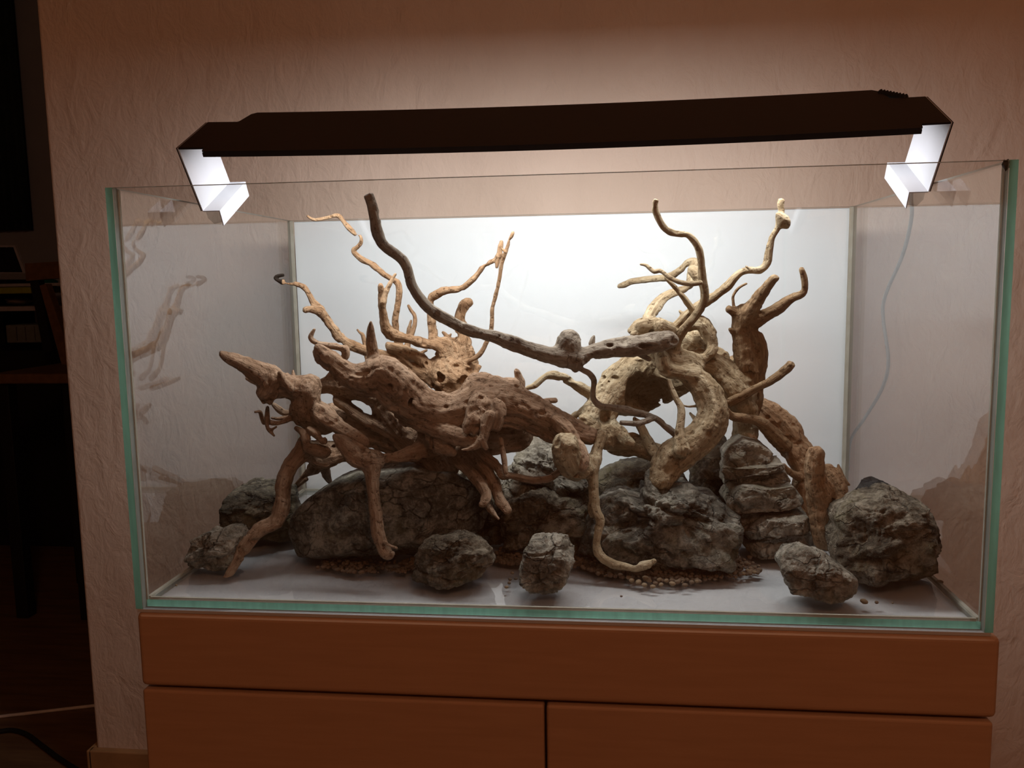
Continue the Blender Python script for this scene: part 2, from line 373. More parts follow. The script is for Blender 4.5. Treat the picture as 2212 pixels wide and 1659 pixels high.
for x in np.linspace(-LHW + 0.085, LHW - 0.085, 20): R.append([bm.verts.new(LP(x, LL + sag(x) - 0.0046, wd)) for wd in (0.025, 0.085)])
for i in range(19): bm.faces.new((R[i][0], R[i][1], R[i + 1][1], R[i + 1][0]))
me = bpy.data.meshes.new('led_strip'); bm.to_mesh(me); bm.free()
lo = link('led_strip', me, M['led'], lamp); lo['label'] = 'white light emitting strip under the plate'
# legs: white inside, black outside, with a folded foot and a clear plastic clip
def leg(s):
    th = 0.0014
    for nm, off, mt in (('leg', 0.0, M['lampwhite']), ('leg_skin', th, M['black'])):
        bm = bmesh.new(); vs = []
        for u, wd in ((LL - 0.0004, 0.0), (LL - 0.0004, LW), (0.0, LW), (0.0, 0.0)):
            hh = LHF + (LHW - LHF) * u / LL
            vs.append((bm.verts.new(LP(s * (hh + off), u, wd)), bm.verts.new(LP(s * (hh + off + th), u, wd))))
        for k in range(4):
            a, b = vs[k], vs[(k + 1) % 4]; bm.faces.new((a[0], b[0], b[1], a[1]))
        bm.faces.new([q[0] for q in vs]); bm.faces.new([q[1] for q in vs][::-1])
        lg = link(nm, bm_mesh(nm, bm), mt, lamp if nm == 'leg' else lg)
        if nm == 'leg': lg0 = lg
    # shelf of the foot then down-turned tab
    for nm, pts, mt in (('foot', ((0, 0.0), (0.020, 0.0), (0.020, -0.0012), (0, -0.0012)), M['lampwhite']), ('foot_tab', ((0.020, 0.0), (0.0212, 0.0), (0.0212, -0.020), (0.020, -0.020)), M['lampwhite'])):
        bm = bmesh.new(); A = [bm.verts.new(LP(s * (LHF - dx), u, 0.0)) for dx, u in pts]; B = [bm.verts.new(LP(s * (LHF - dx), u, LW)) for dx, u in pts]
        for k in range(4): bm.faces.new((A[k], A[(k + 1) % 4], B[(k + 1) % 4], B[k]))
        bm.faces.new(A); bm.faces.new(B[::-1]); link(nm, bm_mesh(nm, bm), mt, lg0)
    bm = bmesh.new()
    for wd0 in (0.001,):
        A = [bm.verts.new(LP(s * (LHF - dx), u, wd0)) for dx, u in ((0.003, -0.0015), (0.0195, -0.0015), (0.0195, -0.016), (0.009, -0.018), (0.003, -0.010))]
        B = [bm.verts.new(LP(s * (LHF - dx), u, LW - 0.002)) for dx, u in ((0.003, -0.0015), (0.0195, -0.0015), (0.0195, -0.016), (0.009, -0.018), (0.003, -0.010))]
        for k in range(5): bm.faces.new((A[k], A[(k + 1) % 5], B[(k + 1) % 5], B[k]))
        bm.faces.new(A); bm.faces.new(B[::-1])
    link('glass_clip', bm_mesh('glass_clip', bm), M['clear'], lg0)['label'] = 'clear plastic rim clip'
leg(-1); leg(1)
# ribbed strain relief of the cable at the plate's rear corner
c0 = LP(LHW - 0.046, LL - 0.003, LW + 0.027); c1 = LP(LHW - 0.020, LL - 0.003, LW + 0.002)
pts = [c0 + (c1 - c0) * t for t in np.linspace(0, 1, 19)]
bm = bmesh.new(); ax = (c1 - c0) / np.linalg.norm(c1 - c0); e1 = np.cross(ax, [0, 0, 1]); e1 /= np.linalg.norm(e1); e2 = np.cross(ax, e1); R = []
for i, p in enumerate(pts):
    r = 0.0058 if i % 2 else 0.0040
    R.append([bm.verts.new(p + r * (e1 * math.cos(a) + e2 * math.sin(a))) for a in np.linspace(0, 2 * math.pi, 12, endpoint=False)])
for i in range(len(R) - 1):
    for k in range(12): bm.faces.new((R[i][k], R[i][(k + 1) % 12], R[i + 1][(k + 1) % 12], R[i + 1][k]))
bm.faces.new(R[0]); bm.faces.new(R[-1][::-1]); link('strain_relief', bm_mesh('strain_relief', bm, True), M['rubber'], lamp)
# cable: from the lamp down outside the right pane
cp = [tuple(c1), tuple(LP(LHW + 0.008, LL - 0.012, LW - 0.006)), tuple(LP(LHW + 0.014, LL - 0.045, LW - 0.010))]
for (px, py, xx) in ((1971, 405, 0.462), (1969, 470, 0.463), (1950, 550, 0.463), (1912, 640, 0.464), (1908, 690, 0.464), (1919, 780, 0.464), (1905, 840, 0.464), (1870, 900, 0.466), (1838, 950, 0.470), (1832, 1010, 0.474)):
    cp.append(tuple(atX(px, py, xx)))
q = cp[-1]; cp += [(q[0], q[1] + 0.005, TB - 0.02), (q[0] + 0.01, 0.58, 0.30), (q[0] + 0.02, 0.60, 0.01)]
o = tube('lamp_cable', cp, 0.0024, M['cable']); tag(o, 'thin dark lamp cable hanging down outside the right glass pane', 'cable')

# ------------------------------------------------------------------ driftwood
VX = 0.0011
def pt(px, py, wd, Y):
    p = atY(px, py, Y); return p, 0.5 * wd * pxsize(p)
def build_root(name, label, mat, branches, holes=(), k=0.006, rough=1.0, seed=0, flute=1.0):
    """branches: (part, Y0, Y1, 'x y w  x y w ...', flags); one blended surface, then split into its parts"""
    segs = []
    for bi, br in enumerate(branches):
        part, Y0, Y1, data = br[:4]; fl = br[4] if len(br) > 4 else ''
        a = np.array([float(s) for s in data.split()]).reshape(-1, 3)
        dl = np.concatenate([[0], np.cumsum(np.hypot(np.diff(a[:, 0]), np.diff(a[:, 1])))]); dl /= dl[-1] + 1e-9
        P = []
        for (x, y, wd), t in zip(a, dl):
            p, r = pt(x, y, wd, Y0 + (Y1 - Y0) * t); P.append([*p, r])
        Q = catmull(P, 3); Q[:, 3] = np.maximum(Q[:, 3] + 0.0002, 0.0017)
        segs.append((Q, fl))
    allp = np.vstack([s[0] for s in segs]); pad = 0.012
    lo = (allp[:, :3] - allp[:, 3:]).min(0) - pad; hi = (allp[:, :3] + allp[:, 3:]).max(0) + pad
    lo[2] = max(lo[2], ZF - 0.004)
    n = np.ceil((hi - lo) / VX).astype(int) + 1
    Dg = np.full(n, 0.05, np.float32); Rg = np.full(n, 0.01, np.float16)
    rs = np.random.RandomState(seed)
    for Q, fl in segs:
        blo = np.maximum(np.floor(((Q[:, :3] - Q[:, 3:]).min(0) - 0.010 - lo) / VX).astype(int), 0)
        bhi = np.minimum(np.ceil(((Q[:, :3] + Q[:, 3:]).max(0) + 0.010 - lo) / VX).astype(int), n)
        if (bhi <= blo).any(): continue
        B = np.full(bhi - blo, 0.05, np.float32); BR = np.full(bhi - blo, 0.01, np.float16); off = rs.rand(3) * 20; e1 = np.array([0.3, 1, 0.2]); ss = 0.0
        for i in range(len(Q) - 1):
            a, b = Q[i], Q[i + 1]; rr = max(a[3], b[3]) + 0.009
            s0 = np.maximum(np.floor((np.minimum(a[:3], b[:3]) - rr - lo) / VX).astype(int), blo)
            s1 = np.minimum(np.ceil((np.maximum(a[:3], b[:3]) + rr - lo) / VX).astype(int), bhi)
            if (s1 <= s0).any(): continue
            g = [lo[d] + np.arange(s0[d], s1[d], dtype=np.float32) * VX for d in range(3)]
            X = np.stack(np.meshgrid(*g, indexing='ij'), -1).astype(np.float32) - a[:3].astype(np.float32)
            v = (b[:3] - a[:3]).astype(np.float32); L2 = float(v @ v) + 1e-12
            h = np.clip((X @ v) / L2, 0, 1); rl_ = (a[3] + (b[3] - a[3]) * h); d = np.linalg.norm(X - h[..., None] * v, axis=-1) - rl_
            L = math.sqrt(L2); td = (b[:3] - a[:3]) / L; e1 = e1 - td * (e1 @ td); e1 = e1 / (np.linalg.norm(e1) + 1e-9); e2 = np.cross(td, e1); rm = 0.5 * (a[3] + b[3])
            if rm > 0.0035:                                   # fluting along the grain
                mk = np.abs(d) < 0.0045 + 0.15 * rm; Xm = X[mk]
                gq = np.stack([(Xm @ e1.astype(np.float32)) / rm * 1.5 + off[0], (Xm @ e2.astype(np.float32)) / rm * 1.5 + off[1], (ss + h[mk] * L) / (0.012 + 3.0 * rm) + off[2]], -1)
                d[mk] += flute * rm * (0.13 * vnoise(gq) + 0.09 * np.abs(vnoise(gq * np.array([2.3, 2.3, 1.3], np.float32) + 3)))
            ss += L
            if 's' in fl and i == 0: d = np.maximum(d, -(X @ v) / math.sqrt(L2))
            if 'e' in fl and i == len(Q) - 2: d = np.maximum(d, ((X - v) @ v) / math.sqrt(L2))
            sl = tuple(slice(s0[q] - blo[q], s1[q] - blo[q]) for q in range(3)); m_ = d < B[sl]; BR[sl] = np.where(m_, rl_, BR[sl]); B[sl] = np.minimum(B[sl], d)
        sl = tuple(slice(blo[q], bhi[q]) for q in range(3)); A = Dg[sl]; Rg[sl] = np.where(B < A, BR, Rg[sl])
        kk = min(k, 0.0025 + 0.5 * float(np.median(Q[:, 3]))); h = np.maximum(kk - np.abs(A - B), 0) / kk
        Dg[sl] = np.minimum(A, B) - h * h * kk * 0.25
    idx = np.argwhere(np.abs(Dg) < 0.005); P = (idx * VX + lo).astype(np.float32)
    sc_ = np.clip(Rg[tuple(idx.T)].astype(np.float32) / 0.009, 0.08, 1.6)
    nz = 0.0014 * vnoise(P / 0.016 + seed) + 0.0007 * vnoise(P / 0.006 + 5) + 0.0004 * vnoise(P / 0.0028)
    pit = np.maximum(vnoise(P / np.array([0.010, 0.010, 0.010], np.float32) + 31.7 + seed) - 0.52, 0) * 0.010
    Dg[tuple(idx.T)] += (rough * sc_ * (nz + pit)).astype(np.float32)
    for (px, py, wx, wy, Y, dep) in holes:
        c = atY(px, py, Y); s = pxsize(c); ax = np.array([wx * s / 2, dep, wy * s / 2])
        s0 = np.maximum(np.floor((c - ax - 0.006 - lo) / VX).astype(int), 0); s1 = np.minimum(np.ceil((c + ax + 0.006 - lo) / VX).astype(int), n)
        if (s1 <= s0).any(): continue
        g = [lo[d] + np.arange(s0[d], s1[d]) * VX for d in range(3)]; X = np.stack(np.meshgrid(*g, indexing='ij'), -1)
        e = (np.linalg.norm((X - c) / ax, axis=-1) - 1) * ax.min(); e = e + 0.0012 * vnoise(X / 0.007)
        sl = tuple(slice(s0[q], s1[q]) for q in range(3)); A = Dg[sl]; kk = 0.003; h = np.maximum(kk - np.abs(A + e), 0) / kk
        Dg[sl] = np.maximum(A, -e) + h * h * kk * 0.25
    bw = 3 * VX; gr = openvdb.FloatGrid(bw); gr.copyFromArray(np.clip(Dg, -bw, bw).astype(np.float32))
    v, q = gr.convertToQuads(0.0); v = np.asarray(v, np.float64) * VX + lo; q = np.asarray(q, np.int64)
    v[:, 2] = np.maximum(v[:, 2], ZF + 0.0003)
    # one smoothing pass, then vertex normals
    e = np.vstack([q[:, [0, 1]], q[:, [1, 2]], q[:, [2, 3]], q[:, [3, 0]]])
    for _ in range(2):
        acc = np.zeros_like(v); cnt = np.zeros(len(v))
        for ax in range(3): acc[:, ax] = np.bincount(e[:, 0], v[e[:, 1], ax], len(v)) + np.bincount(e[:, 1], v[e[:, 0], ax], len(v))
        cnt = np.bincount(e[:, 0], minlength=len(v)) + np.bincount(e[:, 1], minlength=len(v))
        v = v * 0.6 + 0.4 * acc / np.maximum(cnt, 1)[:, None]
    fn = np.cross(v[q[:, 2]] - v[q[:, 0]], v[q[:, 3]] - v[q[:, 1]])
    vol = (v[q[:, 0]] * fn).sum()
    c0 = v.mean(0); vol = ((v[q].mean(1) - c0) * fn).sum()
    if vol < 0: q = q[:, ::-1]; fn = -fn
    vn = np.zeros_like(v)
    for kx in range(4):
        for ax in range(3): vn[:, ax] += np.bincount(q[:, kx], fn[:, ax], len(v))
    vn /= np.linalg.norm(vn, axis=1)[:, None] + 1e-12
    # nearest branch and grain coordinates
    best = np.full(len(v), 1e9); bid = np.zeros(len(v), int); gc = np.zeros((len(v), 3), np.float32)
    for bi, (Q, fl) in enumerate(segs):
        mlo = (Q[:, :3] - Q[:, 3:]).min(0) - 0.01; mhi = (Q[:, :3] + Q[:, 3:]).max(0) + 0.01
        I = np.where(((v > mlo) & (v < mhi)).all(1))[0]
        if not len(I): continue
        s = rs.rand() * 3; e1 = np.array([0.3, 1, 0.2])
        for i in range(len(Q) - 1):
            a, b = Q[i], Q[i + 1]; vv = b[:3] - a[:3]; L = np.linalg.norm(vv) + 1e-9; tdir = vv / L
            e1 = e1 - tdir * (e1 @ tdir); e1 /= np.linalg.norm(e1) + 1e-9; e2 = np.cross(tdir, e1)
            X = v[I] - a[:3]; h = np.clip(X @ tdir / L, 0, 1); pr = X - h[:, None] * vv; d = np.linalg.norm(pr, axis=1) - (a[3] + (b[3] - a[3]) * h)
            mk = d < best[I]; J = I[mk]; best[J] = d[mk]; bid[J] = bi
            gc[J, 0] = (X[mk] @ e1); gc[J, 1] = (X[mk] @ e2); gc[J, 2] = (s + h[mk] * L) * 0.10
            s += L
    base = v[np.argmin(v[:, 2])]
    root = empty(name, tuple(base)); tag(root, label, 'driftwood', 'driftwood roots in the tank')
    names = [b[0] for b in branches]; groups = {}
    for i, nm in enumerate(names):
        key = 'trunk' if nm == 'trunk' else (nm, i) if nm[0] != '+' else None
        if key is None: key = lastk
        else: lastk = key
        groups.setdefault(key, []).append(i)
    gid = {}
    for gi, (key, li) in enumerate(groups.items()):
        for i in li: gid[i] = gi
    vg = np.array([gid[i] for i in range(len(names))])[bid]; fg = vg[q[:, 0]]
    for gi in range(len(groups)):                      # stray islands join the neighbouring part
        I = np.where(fg == gi)[0]
        if not len(I): continue
        qq = q[I]; lab = np.arange(len(v))
        ee = np.vstack([qq[:, [0, 1]], qq[:, [1, 2]], qq[:, [2, 3]]])
        for _ in range(400):
            l0 = lab.copy(); mn = np.minimum(lab[ee[:, 0]], lab[ee[:, 1]]); np.minimum.at(lab, ee[:, 0], mn); np.minimum.at(lab, ee[:, 1], mn); lab = lab[lab]
            if (l0 == lab).all(): break
        fl_ = lab[qq[:, 0]]; u, cnt = np.unique(fl_, return_counts=True); keep = u[np.argmax(cnt)]
        for ul in u:
            if ul == keep: continue
            J = I[fl_ == ul]; vs = np.unique(q[J]); mk = np.isin(q, vs).any(1); nb_ = fg[mk]; nb_ = nb_[nb_ != gi]
            if len(nb_): fg[J] = np.bincount(nb_).argmax()
    for gi, key in enumerate(groups):
        fs = q[fg == gi]
        if len(fs) < 6: continue
        u, inv = np.unique(fs, return_inverse=True); nm = key if isinstance(key, str) else key[0]
        me = mesh_np(nm, v[u], inv.reshape(-1, 4))
        at = me.attributes.new('grain', 'FLOAT_VECTOR', 'POINT'); at.data.foreach_set('vector', gc[u].ravel())
        if len(me.vertices) == len(u): me.normals_split_custom_set_from_vertices([tuple(x) for x in vn[u]])
        link(nm, me, {'charred_tip': WD['charred']}.get(nm, mat), root)
    return root

WD = dict(
    tan=mat_wood('tan_driftwood', (0.117, 0.067, 0.038, 1), (0.262, 0.167, 0.104, 1), (0.416, 0.298, 0.204, 1)),
    orange=mat_wood('orange_driftwood', (0.148, 0.081, 0.039, 1), (0.304, 0.187, 0.104, 1), (0.434, 0.303, 0.187, 1)),
    grey=mat_wood('grey_driftwood', (0.109, 0.086, 0.065, 1), (0.231, 0.195, 0.150, 1), (0.380, 0.335, 0.267, 1)),
    pale=mat_wood('pale_driftwood', (0.154, 0.104, 0.056, 1), (0.326, 0.249, 0.150, 1), (0.507, 0.426, 0.290, 1)),
    brown=mat_wood('brown_driftwood', (0.117, 0.067, 0.032, 1), (0.245, 0.158, 0.086, 1), (0.380, 0.281, 0.167, 1)),
)
WD['charred'] = mat_wood('charred_driftwood', (0.012, 0.009, 0.007, 1), (0.022, 0.017, 0.013, 1), (0.04, 0.03, 0.022, 1))
#WOOD_BEGIN
build_root('driftwood_root', 'tan gnarled driftwood root lying over the large dark boulder', WD['tan'], [
    ('trunk', .12, .17, '687 757 30  700 772 44  735 797 50  769 818 64  805 818 84  832 815 96  870 848 98  920 882 82  980 893 88  1040 868 100  1103 876 88  1160 900 82  1205 925 66  1228 938 46', 's'),
    ('trunk', .165, .165, '1049 822 34  1040 850 90  1075 850 70  1103 846 56'),
    ('trunk', .19, .20, '693 833 30  731 833 40  769 838 46  812 851 60'),
    ('trunk', .20, .19, '840 880 70  876 923 84  905 952 84  945 985 84  955 1005 70'),
    ('trunk', .20, .20, '950 930 90  1040 935 100  1110 935 80'),
    ('trunk', .22, .22, '720 900 60  790 930 70  860 950 80'),
    ('spike', .135, .16, '801 696 5  801 712 16  802 742 24  807 772 32  815 800 48'),
    ('branch', .11, .165, '479 764 15  492 772 26  511 780 31  554 802 42  580 818 56  604 830 54  635 835 52  668 836 58'),
    ('+', .135, .135, '590 820 40  577 846 44  566 850 26'), ('+', .135, .135, '577 850 34  584 870 10'), ('+', .135, .135, '568 846 24  570 868 8'), ('+', .125, .135, '604 806 10  612 822 16  624 838 22'),
    ('+', .16, .18, '664 840 54  663 884 70  685 897 70  700 905 60'),
    ('root', .15, .13, '690 895 40  731 922 34  756 937 30  785 953 22  792 958 12'),
    ('root', .19, .185, '731 866 24  760 887 26  794 910 26  830 928 24  858 940 22'),
    ('twig', .15, .17, '551 890 4  561 889 7  565 900 9  570 913 9'), ('twig', .15, .17, '578 880 7  577 896 10  579 909 10  598 914 10  632 902 13  655 890 20'),
    ('+', .15, .15, '577 905 10  577 922 8  584 932 8  592 941 4'), ('+', .15, .15, '584 930 6  597 922 4'), ('twig', .19, .19, '591 874 8  604 885 14  619 893 15  650 890 18'),
    ('+', .18, .18, '587 903 5  605 904 8  640 900 10'), ('twig', .2, .19, '534 817 9  551 826 10  580 838 12'), ('twig', .2, .19, '633 801 5  634 812 9  637 826 14'),
    ('branch', .18, .19, '679 712 6  673 722 10  672 732 11  688 743 12  712 747 13  735 750 15  746 756 18  747 770 18  735 787 17  718 810 20  705 827 22  690 840 24'),
    ('root', .15, .14, '640 925 10  655 935 16  662 950 20'), ('root', .14, .14, '668 927 12  682 937 18  698 952 18'), ('+', .14, .15, '664 968 20  680 970 28  700 976 30'),
    ('root', .165, .083, '663 935 14  657 955 26  653 976 36  632 1000 32  619 1022 32  610 1054 34  607 1095 33  595 1128 33  560 1146 30  530 1180 28  510 1214 23  496 1238 18  486 1252 11'),
    ('+', .165, .19, '653 976 34  676 978 50  700 985 56  740 975 50'), ('+', .2, .22, '690 995 40  680 1010 30  668 1022 14'), ('+', .22, .25, '700 1000 26  705 1025 18  712 1040 12'),
    ('root', .24, .27, '670 1015 14  650 1035 9  636 1050 6'), ('+', .24, .27, '662 1035 8  648 1048 6  640 1055 5'),
    ('root', .10, .11, '724 943 12  738 955 30  755 970 40  778 987 50  804 994 46'),
    ('+', .11, .17, '804 993 36  830 991 24  862 987 26  905 975 42  934 961 56'),
    ('+', .11, .07, '804 990 44  804 1025 31  806 1068 27  812 1111 27  818 1155 28  826 1180 27  836 1197 26  846 1196 14'), ('twig', .068, .062, '832 1172 8  843 1179 5  857 1184 3'),
    ('root', .165, .12, '920 930 50  944 948 56  960 962 44  980 978 18'),
    ('root', .15, .11, '880 895 50  915 915 44  948 929 44  992 944 40  1024 955 30'),
    ('knot', .11, .10, '1072 868 16  1078 880 26  1078 905 26  1072 922 22'), ('+', .10, .085, '1058 900 26  1050 922 23  1046 944 20  1030 962 14  1012 970 8  999 972 4'), ('+', .09, .09, '1040 952 14  1050 968 10'),
    ('knot', .12, .10, '1035 880 60  1027 901 50  1016 922 34  1012 930 20'),
    ('knot', .18, .19, '1117 803 13  1121 818 18  1124 832 26  1112 848 44'), ('+', .19, .19, '1098 828 20  1104 846 44'),
    ('twig', .22, .2, '1202 865 13  1180 867 14  1160 880 22', 's'),
    ('root', .15, .12, '1205 915 36  1225 930 34  1240 950 26  1255 972 22  1261 995 22  1259 1010 18'),
    ('root', .165, .17, '1180 905 60  1225 922 50  1255 935 40  1284 945 34', 'e'),
    ('root', .17, .10, '990 985 50  1006 1008 32  1033 1038 25  1048 1064 24  1047 1082 20  1040 1090 12'), ('root', .18, .11, '1010 975 50  1036 1006 34  1064 1042 30  1080 1080 26  1097 1104 18'),
    ('root', .13, .10, '1046 1080 16  1058 1100 14  1077 1121 4'), ('root', .17, .13, '1030 965 30  1050 988 22  1074 1006 20  1088 1028 18'), ('twig', .14, .12, '1082 950 12  1086 975 12  1090 1000 11  1092 1020 12'),
    ('root', .13, .15, '1085 1025 20  1110 1029 16  1149 1037 18  1183 1034 18  1204 1022 14  1211 1008 9'),
], holes=[(670, 836, 22, 20, .135, .012), (850, 905, 36, 16, .150, .012), (940, 905, 40, 12, .140, .010), (1090, 905, 50, 14, .135, .008), (770, 835, 16, 8, .125, .008), (842, 835, 12, 10, .108, .008), (1125, 862, 30, 8, .128, .006), (960, 880, 18, 9, .125, .007), (905, 985, 40, 16, .165, .014), (1170, 897, 44, 14, .130, .010), (890, 868, 14, 26, .125, .012), (760, 968, 10, 10, .085, .008), (795, 1005, 10, 10, .088, .008), (1055, 840, 30, 18, .125, .008),
          (905, 935, 44, 30, .150, .018), (1010, 870, 30, 14, .125, .007), (995, 925, 50, 20, .15, .016), (497, 771, 16, 10, .10, .010)], seed=1)
build_root('driftwood_root', 'orange driftwood root with thin upright branches before the white panel', WD['orange'], [
    ('trunk', .35, .36, '955 772 34  962 800 70  975 818 96  985 830 96  970 870 80  950 920 60  930 980 46  925 1030 40'),
    ('trunk', .36, .36, '1000 745 36  1000 780 60  990 810 80'), ('trunk', .34, .33, '1033 790 14  1022 814 18  1005 830 30'),
    ('charred_tip', .30, .30, '611 594 7  603 596 9  595 600 9  603 607 9  610 610 9'), ('branch', .30, .35, '612 610 9  620 612 9  637 613 11  656 620 13  667 636 13  676 652 14  686 664 18  701 684 20  718 709 22  738 733 22  764 749 22  799 761 22  832 772 24  890 795 28  940 815 40'),
    ('stub', .30, .31, '657 671 14  668 668 14  688 672 18', 's'),
    ('twig', .37, .36, '772 712 5  777 718 6  784 724 8  788 745 8  791 770 9  798 795 9  815 815 14'),
    ('branch', .31, .36, '664 467 5  672 472 6  684 475 7  711 469 7  731 466 9  746 484 10  762 500 10  777 511 10  780 524 10  772 534 10  764 542 11  777 556 12  807 575 13  837 598 13  857 609 14  862 625 14  860 653 14  855 689 14  855 722 16  866 752 18  900 785 22'),
    ('branch', .27, .35, '822 617 12  825 640 18  829 684 19  835 711 22  850 725 24  880 732 20  918 742 20  945 750 21  956 762 24  958 785 30'), ('+', .27, .27, '854 592 6  845 608 9  834 632 14  828 650 18'),
    ('twig', .38, .36, '882 660 6  888 671 7  896 683 8  895 705 9  884 730 13  880 752 12  892 775 12'), ('+', .38, .38, '888 693 4  884 710 8  882 728 10'),
    ('branch', .32, .35, '1080 552 9  1066 562 12  1045 575 12  1027 598 13  1010 613 14  994 623 15  962 627 16  940 638 18  930 652 16  931 684 18  935 714 19  941 734 24  969 744 24  985 770 30'), ('+', .32, .32, '1083 523 8  1080 540 11  1076 560 11  1073 577 6'), ('+', .36, .36, '928 720 4  936 730 14'),
    ('branch', .29, .35, '1108 503 6  1101 520 7  1093 542 8  1083 572 8  1078 608 8  1069 646 9  1063 671 9  1062 709 9  1050 742 10  1035 767 11  1007 780 12  985 773 14  965 766 18'), ('+', .29, .29, '1083 536 4  1092 544 7'),
    ('stub', .36, .36, '1014 652 18  1004 657 22  996 672 24  994 692 24  999 722 30  1003 752 38', 's'),
    ('twig', .36, .36, '957 718 6  962 722 9  970 733 9  985 748 16'), ('+', .36, .36, '974 722 3  970 730 5  982 732 6  992 722 4'),
    ('branch', .33, .35, '838 744 12  850 750 22  870 758 26  908 776 26  930 795 30  955 815 44'), ('twig', .33, .34, '842 752 9  864 768 9  885 788 9  905 808 12'), ('twig', .35, .35, '884 752 5  895 760 5  904 764 5  921 757 4'),
], holes=[(985, 792, 20, 10, .325, .012), (1000, 825, 46, 30, .330, .010), (955, 815, 26, 30, .330, .009), (975, 838, 40, 24, .325, .010), (945, 840, 24, 20, .335, .009)], rough=1.5, seed=2)
build_root('driftwood_branch', 'long grey driftwood branch sweeping across above the roots', WD['grey'], [
    ('trunk', .085, .20, '795 420 21  804 446 22  811 481 24  816 504 25  827 527 22  850 545 22  868 560 22  880 582 21  886 605 23  896 628 22  916 656 24  944 679 24  982 699 25  1015 714 25  1045 722 24  1070 727 28  1108 742 35  1146 755 36  1184 766 38  1216 770 42  1245 772 40  1275 760 36  1307 754 42  1352 749 46  1390 744 48  1425 738 42  1450 734 34', 's'),
    ('knot', .17, .17, '1222 744 42  1228 736 46  1235 745 44'), ('+', .165, .165, '1214 778 22  1212 786 12'), ('+', .165, .165, '1252 778 24  1250 788 18  1244 799 9'), ('+', .165, .165, '1228 775 30  1242 794 12'),
    ('twig', .19, .19, '1283 726 4  1281 731 9  1278 742 14'), ('stub', .2, .2, '1365 752 22  1384 766 13  1402 776 11'),
    ('branch', .17, .19, '1248 792 9  1258 799 11  1274 808 13  1283 823 13  1281 842 12  1282 862 13  1297 877 15  1321 880 15  1352 886 18  1382 893 16  1415 903 13  1440 923 14  1458 938 14'),
    ('+', .16, .18, '1339 913 10  1356 914 11  1377 915 11  1396 909 12  1412 903 12', 's'),
], holes=[(1318, 747, 18, 9, .170, .010), (1238, 733, 9, 9, .145, .006), (1395, 748, 36, 10, .18, .008), (1375, 760, 24, 7, .175, .008)], rough=0.8, seed=3)
